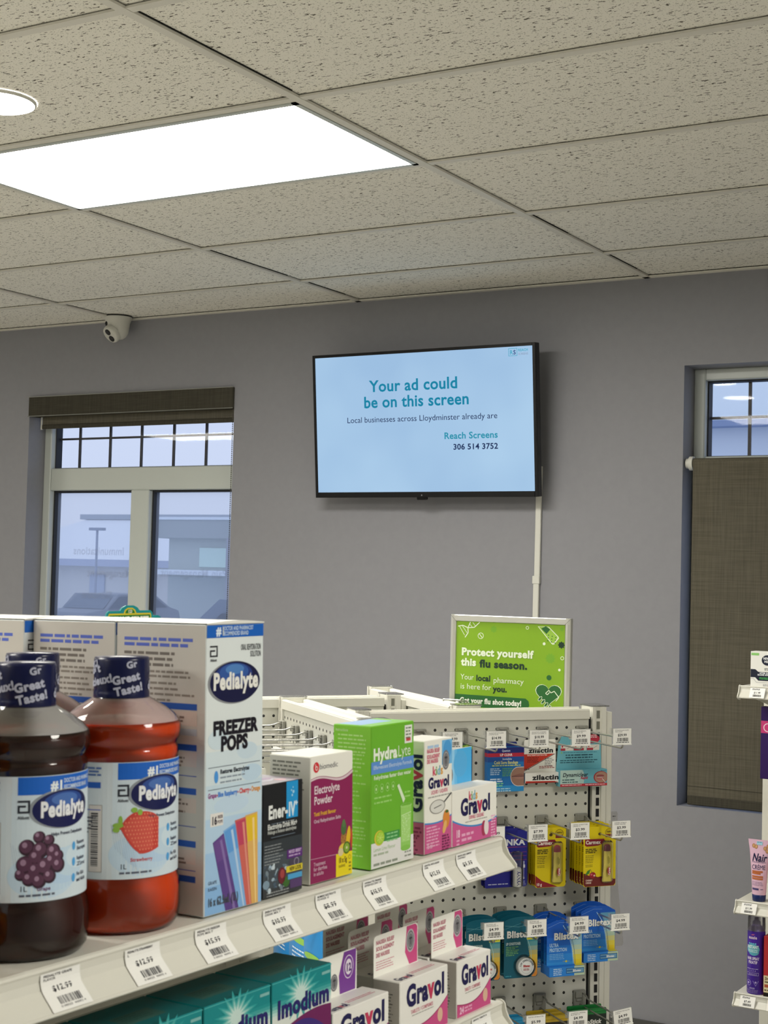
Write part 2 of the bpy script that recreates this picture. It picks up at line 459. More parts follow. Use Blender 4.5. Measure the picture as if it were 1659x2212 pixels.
for (x, y, lb) in ((-2.62, 2.56, 'small round glowing ceiling light left of the rectangular light panel'),
                   (-2.72, 1.9, 'small round recessed ceiling light, second out from the window wall'),
                   (-2.72, .0, 'small round recessed ceiling light beside the shelf aisle')):
    t = empty('round_ceiling_light', T((x, y, ZC))); tag(t, lb, 'ceiling light', 'round recessed ceiling lights')
    m = MB(); m.lathe([(.0945, .002), (.0945, -.003), (.0925, -.005), (.0900, -.0055)], M_whiteflat, 40, cap=False); m.build('trim_ring', t)
    m = MB(); n = 40; m.add([(.0905*math.cos(-2*math.pi*k/n), .0905*math.sin(-2*math.pi*k/n), -.0052) for k in range(n)], [list(range(n))], M_pot); m.build('lens', t)

# security camera
t = empty('security_camera', T((-4.365, 5.035, ZC))); tag(t, 'small white dome security camera on the ceiling above the left window', 'camera')
Mc = ink('c8c8c0', .35)
m = MB(); m.lathe([(.0, -.0005), (.061, -.0005), (.061, -.0055), (.056, -.018), (.0515, -.030), (.049, -.052), (.045, -.072), (.037, -.088), (.024, -.098), (.0, -.1)], Mc, 36, cap=False)
m.lathe([(.0625, -.004), (.0625, .0005)], M_dark, 36, cap=False)
m.build('housing', t)
d = Vector((-.16, -.72, -.64)).normalized()
q = d.to_track_quat('Z', 'Y').to_matrix().to_4x4()
m = MB(); m.lathe([(.041, .0), (.041, .012), (.0385, .019), (.036, .0205), (.0, .0215)], Mc, 30, cap=False)
e = m.build('eyeball', t); e.matrix_local = T(Vector((0, 0, -.052))+d*.034) @ q
up = Matrix.Rotation(0, 4, 'Z')
side = (q.to_3x3().inverted() @ Vector((0, 0, 1))); side.z = 0; side.normalize()
for s_ in (1, -1):
    m = MB(); c = side*s_*.0165
    m.lathe([(.0145, .018), (.0145, .0235), (.012, .0245), (0, .0245)], M_black, 24, cap=False, cx=c.x, cy=c.y)
    m.build('lens', e)
m = MB(); m.sphere((-.026, -.036, -.034), .013, M_dark, sc=(1, 1, 1.1)); m.build('opening', t)

# ------------------------------------------------------------------ windows
M_gask = ink('2a2c30', .6); M_munt = ink('43403f', .5)
def window(name, w, splitx, upper, mid, lower_z=.9, fw=.042):
    t = empty(name, T((0, 0, 0))); struct(t)
    xa, xb, za, zb = w; ya, yb = YW+.105, YW+.175
    m = MB()
    m.box(xa-.0, xa+fw, ya, yb, za, zb, M_frame, .004); m.box(xb-fw, xb, ya, yb, za, zb, M_frame, .004)
    m.box(xa+fw, xb-fw, ya, yb, zb-fw, zb, M_frame, .004); m.box(xa+fw, xb-fw, ya, yb, za, za+fw, M_frame, .004)
    m.box(xa+fw, xb-fw, ya+.004, yb, mid[0], mid[1], M_frame, .004)
    if splitx: m.box(splitx[0], splitx[1], ya+.004, yb, za+fw, mid[0], M_frame, .004)
    m.build('window_frame', t)
    cells = [(xa+fw, xb-fw, mid[1], zb-fw)]
    if splitx: cells += [(xa+fw, splitx[0], za+fw, mid[0]), (splitx[1], xb-fw, za+fw, mid[0])]
    else: cells += [(xa+fw, xb-fw, za+fw, mid[0])]
    for i, (a, b, c, d) in enumerate(cells):
        m = MB(); g = .009 if i else .005
        m.box(a, a+g, ya+.03, yb, c, d, M_gask); m.box(b-g, b, ya+.03, yb, c, d, M_gask)
        m.box(a+g, b-g, ya+.03, yb, d-g, d, M_gask); m.box(a+g, b-g, ya+.03, yb, c, c+g*.7, M_gask)
        m.build('gasket', t)
        m = MB(); yy = YW+.155; m.add([(a, yy, c), (b, yy, c), (b, yy, d), (a, yy, d)], [[0, 1, 2, 3]], M_haze if i and name == 'window_1' else M_glass); m.build('pane', t)
    m = MB(); yy = YW+.162
    for x in upper[0]: m.box(x-.0055, x+.0055, yy, yy+.008, mid[1], zb-fw, M_munt)
    m.box(xa+fw, xb-fw, yy-.001, yy+.009, upper[1]-.0045, upper[1]+.0045, M_munt)
    m.build('muntin_grid', t)
    return t
wa = window('window_1', W1, (-4.4196, -4.3159), ([-4.78, -4.597, -4.413, -4.228, -4.047, -3.866], 2.235), (1.992, 2.095))
wb_ = window('window_2', W2, (-1.284, -1.18), ([-1.6206, -1.436, -1.25, -1.07, -.89], 2.238), (1.992, 2.095))
# pale mirrored vinyl lettering on the outside of the left window
mv = clearmat('window_vinyl', (.80, .81, .84), .0, .0, .5)
def vinyl(lines):
    m = MB(); A = Art(m, (0, YW+.158, 0), (-1, 0, 0), (0, 0, 1))
    for (s_, x, z, sz, al) in lines: A.txt(s_, -x, z, sz, mv, al=al, wt=1)
    m.build('window_lettering', wa)
vinyl([('Pain Management', -4.52, 1.60, .05, 'c'), ('Immunizations', -4.64, 1.70, .05, 'c'), ('Skincare', -4.64, 1.50, .05, 'c'), ('Pain Management', -4.09, 1.61, .05, 'c')])

# blinds
t = empty('roller_blind', T((-4.36, YW, 2.37))); tag(t, 'olive brown roller blind drawn up over the left window, with fabric valance box', 'blind')
m = MB(); m.box(-.5845, .5795, -.01, .085, -.043, .046, M_val, .003)
m.box(-.585, .58, -.012, -.009, -.045, -.041, ink('6e6f68')); m.box(-.585, .58, -.012, -.009, .044, .047, ink('8a8b84')); m.build('valance', t)
m = MB(); m.box(-.545, .562, .045, .0465, -.082, -.04, M_blind); m.build('fabric', t)
m = MB(); m.box(-.547, .563, .041, .05, -.098, -.078, M_val, .003); m.build('hem_bar', t)
m = MB(); m.box(-.555, -.547, .044, .05, -.1, -.04, M_whiteflat); m.build('side_bracket', t)
m = MB()
for k in range(150):
    z = -.05-k*.0088; m.sphere((.570, .006, z), .0026, ink('54524a'), 6, 4)
m.tube([(.570, .006, -.05), (.570, .006, -1.37)], .0008, ink('54524a'), 5)
m.build('bead_chain', t)
t = empty('roller_blind', T((-1.2265, YW+.03, 2.064))); tag(t, 'dark brown roller blind pulled down over the right window', 'blind')
m = MB(); m.tube([(-.552, 0, 0), (.555, 0, 0)], .0185, M_blind.copy(), 24); m.mats[0].node_tree.nodes['Mix Shader'].inputs[0].default_value = 0; m.build('roller', t)
m = MB(); m.box(-.5485, .5485, -.0185, -.0178, -1.176, 0, M_blind); m.box(-.5485, .5485, -.019, -.0173, -1.135, -1.132, M_val)
m.build('fabric', t)
m = MB(); m.box(-.5485, .5485, -.022, -.014, -1.198, -1.165, M_val, .003); m.build('hem_bar', t)
for s_ in (-1, 1):
    m = MB(); m.tube([(s_*.552, 0, 0), (s_*.566, 0, 0)], .025, M_whiteflat, 24); m.tube([(s_*.566, 0, 0), (s_*.578, 0, 0)], .018, M_whiteflat, 24); m.build('end_bracket', t)

# ------------------------------------------------------------------ television
tilt = math.radians(5.5); TVW, TVH = .968, .563
t = empty('television', T((-2.8045, YW-.1, 1.9405)) @ Matrix.Rotation(tilt, 4, 'X') @ RZ(-90))
tag(t, 'black wall mounted flat television showing a pale blue advertising slide', 'television')
m = MB(); m.box(-.035, -.002, -TVW/2, TVW/2, 0, TVH, M_black, .002)
b = .0115; Mbz = ink('141416', .3, 1)
m.box(-.002, .004, -TVW/2, -TVW/2+b, 0, TVH, Mbz, .001); m.box(-.002, .004, TVW/2-b, TVW/2, 0, TVH, Mbz, .001)
m.box(-.002, .004, -TVW/2+b, TVW/2-b, TVH-b, TVH, Mbz, .001); m.box(-.002, .006, -TVW/2+b, TVW/2-b, 0, .021, Mbz, .001)
m.box(-.06, -.03, -TVW/2+.12, TVW/2-.12, .04, TVH-.12, M_black, .01)
m.build('casing', t)
m = MB(); m.box(-.006, .008, -.022, .022, -.010, .004, M_black, .003); A = Art(m, (.006, -.004, .008), (0, 1, 0), (0, 0, 1)); A.ell(.004, 0, .003, .003, '77777c', 2); m.build('sensor', t)
def scr():
    m = MB(); W, H = TVW-2*b, TVH-b-.021
    A = Art(m, (.0005, -W/2, .021), (0, 1, 0), (0, 0, 1))
    bg = emit('aacdee', .93)
    # backlit panel: slightly uneven
    n = bg.node_tree.nodes; l = bg.node_tree.links
    tcn = n.new('ShaderNodeTexCoord'); ns = n.new('ShaderNodeTexNoise'); ns.inputs['Scale'].default_value = 2.5
    l.new(tcn.outputs['Object'], ns.inputs[0]); cr = n.new('ShaderNodeValToRGB')
    cr.color_ramp.elements[0].position = .3; cr.color_ramp.elements[1].position = .7
    cr.color_ramp.elements[0].color = lin('a3c6e9'); cr.color_ramp.elements[1].color = lin('b2d4f2')
    l.new(ns.outputs['Fac'], cr.inputs[0]); l.new(cr.outputs[0], n['Emission'].inputs[0])
    A.rect(0, 0, W, H, bg, 0)
    teal, navy = emit('1d84a5', 1), emit('22325a', 1)
    A.txt('Your ad could', .468*W, .733*H, .062, teal, w=.41*W, al='c', wt=1)
    A.txt('be on this screen', .478*W, .617*H, .062, teal, w=.49*W, al='c', wt=1)
    A.txt('Local businesses across Lloydminster already are', .497*W, .510*H, .0315, navy, w=.695*W, al='c', wt=0)
    A.txt('Reach Screens', .845*W, .375*H, .0345, emit('2f93ad', 1), w=.24*W, al='r', wt=1)
    A.txt('306 514 3752', .845*W, .298*H, .0300, navy, w=.20*W, al='r', wt=1)
    c = emit('4aa9c4', 1)
    x0, z0 = .897*W, .935*H; s2 = .0375*W
    for (p, q, r, s_) in ((x0, z0, x0+s2, z0+.0018), (x0, z0+.027, x0+s2, z0+.0288), (x0, z0, x0+.0018, z0+.0288), (x0+s2-.0018, z0, x0+s2, z0+.0288)): A.rect(p, q, r, s_, c, 2)
    A.txt('R', x0+.005, z0+.006, .022, c, wt=1); A.txt('S', x0+.0195, z0+.006, .022, emit('2a4a80', 1), wt=1)
    A.txt('REACH', x0+s2+.004, z0+.016, .0135, c, w=.040, wt=1); A.txt('SCREENS', x0+s2+.004, z0+.003, .0105, emit('8896b0', 1), w=.040, wt=0)
    m.build('screen', t)
scr()
m = MB(); m.box(-.095, -.04, -.2, .2, .2, .42, M_dark, .004); m.build('wall_bracket', t)
t = empty('cable_raceway', T((-2.363, YW, 0))); tag(t, 'thin white cable raceway running down the wall below the television', 'cable cover')
m = MB(); m.box(-.0115, .0115, -.013, -.0005, .35, 1.640, M_whiteflat, .002); m.box(-.009, .0135, -.012, -.0005, 1.640, 2.06, M_whiteflat, .002); m.build('channel', t)
m = MB(); m.box(-.0145, .0145, -.0155, -.0005, 1.622, 1.652, M_whiteflat, .002); m.build('coupling', t)

# ------------------------------------------------------------------ outside the windows
def outdoors():
    snow = ink('e4e9f2', .9, 1.1)
    g = MB(); g.box(-140, 60, YW+.3, 160, -.5, -.3, mottled('snow', (.62, .68, .78, 1), (.82, .86, .92, 1), .35, .9)); tag(g.build('snow_ground'), 'snow covered parking lot seen through the windows', 'ground', kind='structure')
    hz = lambda h: ink(h, .9, 1.5)  # outdoor colours made paler to stand for haze in the air
    t = empty('house', T((-37.5, 42, -.3))); tag(t, 'low pale house with snowy sloping roof seen through left window pane', 'building')
    m = MB(); m.box(-6, 7, 0, 7, 0, 2.25, hz('b6b4b0')); m.build('wall', t)
    m = MB(); m.add([(-6, -.5, 2.2), (7.4, -.5, 2.2), (7.4, 3.5, 3.9), (-3.0, 3.5, 3.9), (7.4, 7.5, 2.2), (-6, 7.5, 2.2)], [[0, 1, 2, 3], [3, 2, 4, 5], [0, 3, 5], [1, 4, 2]], hz('dfe5f0')); m.box(-6, 7.4, -.55, -.45, 2.0, 2.25, hz('9a9fae')); m.box(-3.4, 7.4, 3.3, 3.7, 3.85, 4.05, hz('8d9298')); m.build('roof', t)
    for x in (-4.4, -2.4, .2, 2.4, 4.6):
        m = MB(); m.box(x, x+.7, -.06, .02, .9, 1.7, hz('9aa0ac')); m.build('window', t)
    t = empty('shop_building', T((-25.5, 36, -.3))); tag(t, 'flat roofed grey shop building with snow ledge seen through right pane of left window', 'building')
    m = MB(); m.box(-3.4, 6, 0, 8, 0, 2.9, hz('9da39e')); m.box(-3.9, 6.3, -.3, 8, 2.9, 3.45, hz('8c918f')); m.build('wall', t)
    m = MB(); m.box(-3.6, 6, -.9, 0, 1.8, 1.95, snow); m.box(-3.9, 6.3, -.35, 8, 3.45, 3.53, snow); m.build('snow_ledge', t)
    for x in (-2.2, -.2, 1.8, 3.8):
        m = MB(); m.box(x, x+1.3, -.05, .03, 2.05, 2.62, hz('b5c8bd')); m.build('window', t)
    for x in (-.55, 3.2):
        m = MB(); m.box(x, x+.25, -.95, -.7, 0, 2.9, hz('86858c')); m.build('pillar', t)
    t = empty('street_lamp', T((-29.3, 33.2, -.3))); tag(t, 'thin street lamp pole in the snowy lot behind the left pane', 'street lamp')
    m = MB(); m.tube([(0, 0, 0), (0, 0, 3.05)], .035, hz('878c98'), 8); m.build('pole', t)
    m = MB(); m.box(-.25, .25, -.08, .08, 3.02, 3.1, hz('7c818d')); m.build('lamp_head', t)
    def car(loc, rz, c, label, s=1.0):
        t = empty('car', T(loc) @ RZ(rz) @ Matrix.Scale(s, 4)); tag(t, label, 'car')
        prof = [(-2.2, .35), (-2.25, .8), (-2.1, .95), (-1.3, 1.05), (-.75, 1.5), (.9, 1.52), (1.7, 1.1), (2.15, 1.0), (2.25, .7), (2.2, .35)]
        m = MB(); m.extrude(prof, 'Y', -.88, .88, c); m.build('body', t)
        m = MB(); m.extrude([(-1.2, 1.05), (-.72, 1.43), (.86, 1.45), (1.55, 1.1)], 'Y', -.9, .9, ink('46505e', .2)); m.build('side_window', t)
        m = MB(); m.add([(-1.33, -.78, 1.06), (-1.33, .78, 1.06), (-.79, .7, 1.47), (-.79, -.7, 1.47)], [[0, 1, 2, 3]], ink('5c6878', .2)); m.build('windscreen', t)
        for x in (-1.4, 1.4):
            for y in (-.86, .86):
                m = MB(); m.tube([(x, y-.1, .33), (x, y+.1, .33)], .33, M_dark, 18); m.build('wheel', t)
    car((-26.3, 30.5, -.3), 90, ink('7c828c', .5), 'dark car parked in the snow behind the left window pane', .85)
    car((-4.55, 8.3, -.3), 0, ink('8f9fb5', .4), 'grey car parked right outside the window, only its sloping windscreen showing', 1.18)
    t = empty('traffic_cone', T((-39.9, 50, -.3))); tag(t, 'small orange traffic cone far off in the snowy lot', 'cone')
    m = MB(); m.lathe([(.34, .0), (.34, .06), (.2, .07), (.05, .8), (0, .8)], ink('d8674e', .7), 16, cap=False); m.build('cone_body', t)
    t = empty('warehouse', T((-9, 24, -.3))); tag(t, 'long pale building with flat roof seen through the right window', 'building')
    m = MB(); m.box(-2.2, 14, 0, 9, 0, 4.6, hz('b4b9be')); m.build('wall', t)
    m = MB(); m.box(-2.3, 14.2, -.25, 9, 4.6, 5.35, hz('c8ced4')); m.box(-2.3, 14.2, -.3, 9, 4.5, 4.6, hz('76829a')); m.build('parapet', t)
outdoors()

# ------------------------------------------------------------------ product helpers
def carton_faces(m, w, d, h, c, side=None, top=None, bev=.0008):
    """carton standing on z=0, centred; front faces +x, its left side faces -y"""
    m.box(-d/2, d/2, -w/2, w/2, 0, h, ink(c) if isinstance(c, str) else c, bev)
    F = Art(m, (d/2, -w/2, 0), (0, 1, 0), (0, 0, 1)); L = Art(m, (-d/2, -w/2, 0), (1, 0, 0), (0, 0, 1)); Tp = Art(m, (d/2, -w/2, h), (0, 1, 0), (-1, 0, 0))
    e = bev
    if side: L.rect(e, e, d-e, h-e, side, .5)
    if top: Tp.rect(e, e, w-e, d-e, top, .5)
    return F, L, Tp
def clone(o, mat, label=None, group=None):
    r = o.copy(); COL.objects.link(r); r.matrix_world = mat
    if label: r['label'] = label
    if group: r['group'] = group
    for ch in list(o.children):
        c = ch.copy(); COL.objects.link(c); c.parent = r
        for g in ch.children:
            q = g.copy(); COL.objects.link(q); q.parent = c
    return r
def price_art(A, w, h, price, name='', d=0):
    A.rect(0, 0, w, h, 'f4f4f0', 1)
    if name:
        parts = name.split('|')
        for i, p in enumerate(parts): A.txt(p, w*.10, h*(.86-.1*i), h*.10, '3c3c40', w=min(w*.8, len(p)*w*.045), wt=0)
    A.txt(price, w*.5, h*.50, h*.235, '26262c', w=w*.50, al='c', wt=1)
    A.bars(w*.22, h*.16, w*.62, h*.24, '2c2c30', 2)
    A.lines(w*.18, h*.12, w*.7, 1, h*.05, h*.1, '55555a', 2, .05)

# ================================================================== FRONT SHELF UNIT (foreground)
MF = lean(.022)
P0 = Vector((-0.7791, 1.5841, 1.3353))
GF = MF @ T(P0) @ RZ(-3.4223)          # local x = out of the shelf front, y = along it to the right, z up, origin = right end of the upper lip
def F(x, y, z, r=0): return GF @ T((x, y, z)) @ RZ(r)
Z2 = -.187
def rail_pts(o=0.0):
    return [(.0008+o, -.0035), (.0006+o, -.009), (.0022+o, -.0155), (.0062+o, -.0200), (.0118+o, -.0255), (.0160+o, -.0300)]
unit = empty('shelf_unit', F(0, 0, 0)); tag(unit, 'white metal store shelving unit in the foreground holding bottles and medicine boxes', 'shelf unit')
def shelf(z, y0, y1, name='shelf'):
    sh = empty(name); sh.parent = unit; sh.matrix_local = T((0, 0, z))
    m = MB(); m.box(-.36, -.004, y0, y1, -.022, 0, M_white, .0015)
    # slots in the rear of the deck
    k = 0; y = y1-.0751+.0251*3
    while y > y0 and k < 40:
        m.box(-.3225, -.3155, y-.0035, y+.0035, -.0005, .0004, M_dark); y -= .0251; k += 1
    # press-formed bracket below
    m.box(-.36, -.02, y1-.006, y1-.002, -.05, -.02, M_white); m.box(-.36, -.02, y0, y0+.004, -.05, -.02, M_white)
    m.build('deck', sh)
    m = MB()
    outer = [(-.0055, .0012), (-.0015, .0014), (.0012, .0004), (.0022, -.0014), (.0012, -.0034)]+[(a, b) for a, b in rail_pts()][1:]+[(.0172, -.0306), (.0178, -.0322), (.0165, -.0334), (.0142, -.0328)]
    inner = [(.0100, -.0285), (.0042, -.0228), (-.0004, -.0175), (-.0024, -.009), (-.0055, -.003)]
    m.extrude(outer+inner, 'Y', y0, y1-.0012, M_white)
    m.build('price_rail', sh)
    m = MB()
    cap = [(-.0075, .0014), (-.0015, .0026), (.0024, .0012), (.0046, -.0015), (.0062, -.0095), (.0098, -.0170), (.0150, -.0230), (.0195, -.0282), (.0196, -.0320), (.0165, -.0345), (.0090, -.0375), (-.0075, -.0400)]
    m.extrude(cap, 'Y', y1-.0012, y1+.0012, M_white); m.build('end_cap', sh)
    return sh
shelf(0, -1.25, 0); shelf(Z2, -1.25, 0); shelf(-.52, -1.25, 0); shelf(-.86, -1.25, 0)
for y in (0, -1.22):
    m = MB(); m.box(-.42, -.37, y-.022, y+.028, -1.335, .05, M_white, .0015)
    for k in range(60):
        z = .03-.0225*k
        for yy in (-.008, .010): m.box(-.3705, -.3692, y+yy-.003, y+yy+.003, z-.012, z, M_dark)
    m.build('upright', unit)
m = MB(); m.box(-.41, -.395, -1.2, -.022, -1.3, .04, ink('bdbcb2', .5)); m.build('back_panel', unit)
m = MB(); m.box(-.42, .0, -1.25, 0, -1.335, -1.21, M_white, .003); m.build('base', unit)

# price tags in the rail
def shelf_tag(y, price, name, label, z=0, tilt=0, w=.0415):
    t = empty('price_tag', F(0, y, z)); tag(t, label, 'price tag', 'paper price tags on the shelf rail')
    m = MB(); pr = rail_pts(.0012); n = len(pr); L = [0]
    for a, b in zip(pr[:-1], pr[1:]): L.append(L[-1]+math.hypot(b[0]-a[0], b[1]-a[1]))
    H = L[-1]
    def fn(u, v, l):
        s = max(0, min(H, H-v)); i = 0
        while i < n-2 and L[i+1] < s: i += 1
        k = (s-L[i])/(L[i+1]-L[i]); a = Vector(pr[i]).lerp(Vector(pr[i+1]), k)
        d = (Vector(pr[i+1])-Vector(pr[i])).normalized(); nx, nz = -d.y, d.x
        return Vector((a.x+nx*(l+.6)*Art.E, -w/2+u+tilt*(v-H/2), a.y+nz*(l+.6)*Art.E))
    A = Art(m, fn=fn); rows = 10
    paper = ink('f2f2ee')
    for i in range(rows): A.poly([(0, H*i/rows), (w, H*i/rows), (w, H*(i+1)/rows), (0, H*(i+1)/rows)], paper, 0)
    for i, p in enumerate(name.split('|')): A.txt(p, w*.07, H*(.90-.085*i), H*.085, '2e2e36', w=min(w*.72, len(p)*w*.05), wt=1, l=1.5)
    A.txt(price, w*.50, H*.53, H*.205, '24242c', w=w*.50, al='c', wt=1, l=1.5)
    R = random.Random(price+name); x = w*.26
    while x < w*.80:
        q = w*R.choice((.012, .022, .032)); A.poly([(x, H*.17), (x+q, H*.17), (x+q, H*.38), (x, H*.38)], '30303a', 1.5); x += q+w*R.choice((.012, .018, .028))
    A.txt('0 00025  90092 4', w*.24, H*.085, H*.075, '44444c', w=w*.62, wt=0, l=1.5)
    m.build('paper', t)
    return t
for a in ((-.6946, '$12.99', 'PEDIALYTE GRAPE|FLAVOR', 'white paper tag reading 12.99 at the far left of the upper shelf rail'),
          (-.6027, '$12.99', 'PEDIALYTE STRAWBERRY|L', 'white paper tag reading 12.99 below the red drink bottle'),
          (-.5167, '$15.99', 'PEDIALYTE FREEZER|POPS MIX-T', 'white paper tag reading 15.99 below the freezer pops box'),
          (-.4232, '$10.99', 'ENER-IV ELECTROLYTE|DRINK MIX 7', 'white paper tag reading 10.99 left of the 8.99 tag'),
          (-.3429, '$8.99', 'BIOMEDIC ELECTROLYTE|POWDER 10', 'white paper tag reading 8.99 below the maroon and white box'),
          (-.2634, '$18.99', 'HYDRALYTE ORANGE|EFFERVESCENT 20', 'white paper tag reading 18.99 below the tall green box'),
          (-.1521, '$12.99', 'GRAVOL KIDS LIQUID|75ML', 'white paper tag reading 12.99 below the narrow pink and white box'),
          (-.0842, '$9.99', 'GRAVOL KIDS COMFORT|CHEWABLE', 'white paper tag reading 9.99 nearest the right end of the upper rail')):
    shelf_tag(a[0], a[1], a[2], a[3])
shelf_tag(-.80, '$12.99', 'PEDIALYTE ORANGE', 'white paper tag just past the left edge below the orange bottle')
shelf_tag(-.145, '$11.99', 'GRAVOL TABLETS', 'white paper tag on the lower shelf rail below the pink and white boxes', z=Z2)
shelf_tag(-.05, '$9.99', 'GRAVOL TABLETS 24', 'white paper tag at the right end of the lower shelf rail', z=Z2)

# ---- drink bottles
def bottle(x, y, liqname, liq, fruit, label, tint, kind, rz=0):
    t = empty('drink_bottle', F(x, y, 0, rz)); tag(t, label, 'bottle', 'one litre drink bottles on the upper shelf')
    prof = [(.0, .004), (.036, .003), (.041, .0), (.0475, .0015), (.0512, .007), (.0525, .018), (.0525, .034), (.0512, .041), (.0497, .045), (.0497, .1465), (.0505, .150), (.0496, .1535),
            (.0482, .1565), (.0496, .1595), (.0515, .1625), (.0524, .1675), (.0524, .1715), (.0508, .1765), (.0465, .182), (.0385, .188), (.0300, .1930), (.0245, .1965), (.0222, .2000), (.0222, .2050)]
    m = MB(); m.lathe(prof, M_bottle, 56, cap=False); bd = m.build('bottle_body', t)
    lp = [(r-.0011, z+(.0012 if z < .01 else 0)) for r, z in prof if z < .173]; lp[0] = (0, .0055)
    lp.append((.0510, .1735)); lp.append((0, .1735))
    m = MB(); m.lathe(lp, liq, 56, cap=False); m.build('drink', t)
    # residue tinted headspace
    m = MB(); m.lathe([(r-.0009, z) for r, z in prof if .1734 < z < .2], clearmat('headspace_'+kind, tint, .06, .55, .2, tint), 48, cap=False); m.build('film', t)
    # label sleeve
    R = .0503
    fn = lambda u, v, l: Vector(((R+l*.00013)*math.cos(u/R), (R+l*.00013)*math.sin(u/R), .0475+v))
    m = MB(); A = Art(m, fn=fn, seg=.004); H = .0975
    A.rect(-math.pi*R, 0, math.pi*R, H, 'd4dde2', 0)
    A.rect(-.047, 0, .036, H, 'cfdde6', .3)
    for k in range(5): A.ell(-.02+k*.008, .02+k*.003, .03-k*.004, .018-k*.002, ('c3d9ea', 'bcd5ea', 'b4d0ea', 'c0d7e8', 'cde0ec')[k], .4+.1*k)
    A.rect(-.0425, H-.0145, .044, H-.0005, '1a63c6', 1)
    A.txt('#1', -.0165, H-.0115, .010, 'e8f0f8', wt=2); A.txt('DOCTOR AND PHARMACIST', -.005, H-.0065, .0046, 'cfe0f4', w=.038, wt=1); A.txt('RECOMMENDED BRAND', -.005, H-.0115, .0046, 'cfe0f4', w=.031, wt=1)
    # little square letter mark
    c = '2b2f3a'; u0, v0 = -.0425, H-.0285
    for r4 in ((u0, v0, u0+.0095, v0+.0016), (u0+.0079, v0, u0+.0095, v0+.010), (u0, v0+.0084, u0+.0095, v0+.010), (u0, v0, u0+.0016, v0+.0062), (u0, v0+.0046, u0+.0063, v0+.0062)): A.rect(*r4, c, 2)
    A.txt('Abbott', u0, v0-.0045, .0036, c, w=.009, wt=1)
    cu, cv = -.003, H-.0268
    A.ell(cu-.0014, cv+.0002, .0300, .0156, '8d949c', 1.5); A.ell(cu, cv, .0285, .0148, '10164e', 2); A.ell(cu, cv+.0055, .0195, .0080, '2b4a92', 2.4); A.ell(cu, cv+.0075, .0130, .0048, '4a6fb4', 2.7)
    A.txt('Pedialyte', cu+.001, cv-.0052, .0165, 'e9ecf0', w=.046, al='c', wt=2, l=3.2)
    A.txt('Helps Prevent Dehydration', cu+.004, cv-.0205, .0038, '2c3550', w=.034, al='c', wt=1)
    for i, (a, b) in enumerate((('Restores', 'Electrolytes'), ('Replaces', 'Zinc'), ('For Kids', 'and Adults'))):
        vv = cv-.031-.0125*i; A.ell(.0065, vv, .0019, .0034, '4fa0dc', 2); A.txt(a, .0105, vv+.0007, .0042, '2c3550', w=.012, wt=1); A.txt(b, .0105, vv-.0040, .0042, '2c3550', w=.015, wt=1)
    A.txt('1L', -.0405, .0085, .0060, '33384a', wt=0); A.lines(-.0405, .0060, .030, 1, .0016, .002, '555b6c', 2, .1)
    # splash strokes
    R2 = random.Random(5)
    for k in range(9):
        a = -.048+.0022*k; A.strip([a+.0007*j for j in range(7)], [.046-.0035*j-.0022*k+.0009*math.sin(j) for j in range(7)], [.0466-.0035*j-.0022*k+.0009*math.sin(j) for j in range(7)], '8b9bb4', 1.5)
    fc = -.0245
    if kind == 'strawberry':
        n = 26; us = [fc-.0180+.037*i/n for i in range(n+1)]
        top = [.0560-.015*abs((u-fc-.002)/.0190)**2.6*(1.0 if u < fc else .55) for u in us]; bot = [.0205+.0200*abs((u-fc-.004)/.0200)**1.8*(1.15 if u < fc else .35) for u in us]
        bot = [min(a, b-.0005) for a, b in zip(bot, top)]
        A.strip(us, bot, top, 'c8453c', 2); 
        A.strip(us[4:-4], [b+.003 for b in bot[4:-4]], [a-.004 for a in top[4:-4]], 'd2564a', 2.2)
        for i in range(13):
            for j in range(10):
                u = fc-.0155+.0027*i+(.0013 if j % 2 else 0); v = .0235+.0033*j
                k = int((u-us[0])/.037*n); 
                if 0 <= k < n and bot[k]+.002 < v < top[k]-.002: A.rect(u, v, u+.0007, v+.0011, 'eda07c', 3)
        for (a, b, c2, d2) in ((-.0175, .045, .0045, .0022), (-.0155, .049, .0018, .004), (-.019, .0415, .003, .0024), (-.004, .0575, .0028, .0022), (.001, .0555, .0022, .0026)): A.ell(fc+a, b, c2, d2, '8cb54a', 3.2, 8)
        A.txt('Strawberry', fc+.003, .0145, .0042, 'c2404a', al='c', wt=1)
    elif kind == 'grape':
        for (a, b, r_) in ((-.001, .0575, .0048), (.007, .0545, .0045), (-.0105, .050, .0063), (.000, .0475, .0066), (.0105, .0455, .0062), (-.0115, .0365, .0072), (.0035, .0345, .0070), (.0150, .0345, .0060), (-.0085, .0255, .0056), (.0075, .0265, .0055), (-.001, .0235, .0058), (-.0035, .0420, .0062), (-.004, .0320, .0060), (.009, .0385, .0056), (.0150, .0415, .0048), (-.0150, .0290, .0046)):
            b -= .0075
            A.ell(fc+a, b, r_, r_, '35202f', 2, 12); A.ell(fc+a-.0008, b+.0008, r_*.8, r_*.8, '57354c', 2.3, 12); A.ell(fc+a-.0018, b+.002, r_*.32, r_*.35, '9a7c94', 2.6, 8)
        A.txt('Grape', fc+.003, .0085, .0042, '6d3d6d', al='c', wt=1)
    else:
        A.ell(fc, .038, .016, .015, 'e58a1c', 2); A.ell(fc, .038, .0135, .0125, 'f3b04a', 2.3)
        A.txt('Orange', fc+.003, .0150, .0042, 'c8741a', al='c', wt=1)
    # barcode box and side panels
    A.rect(-.0675, .006, -.0555, .0620, '8f8a86', 1); A.rect(-.0671, .0064, -.0559, .0616, 'dcd5cf', 1.3)
    v = .011
    while v < .056: q = random.choice((.0005, .0009, .0013)); A.rect(-.0655, v, -.0590, v+q, '2a2a30', 2); v += q+random.choice((.0006, .0009))
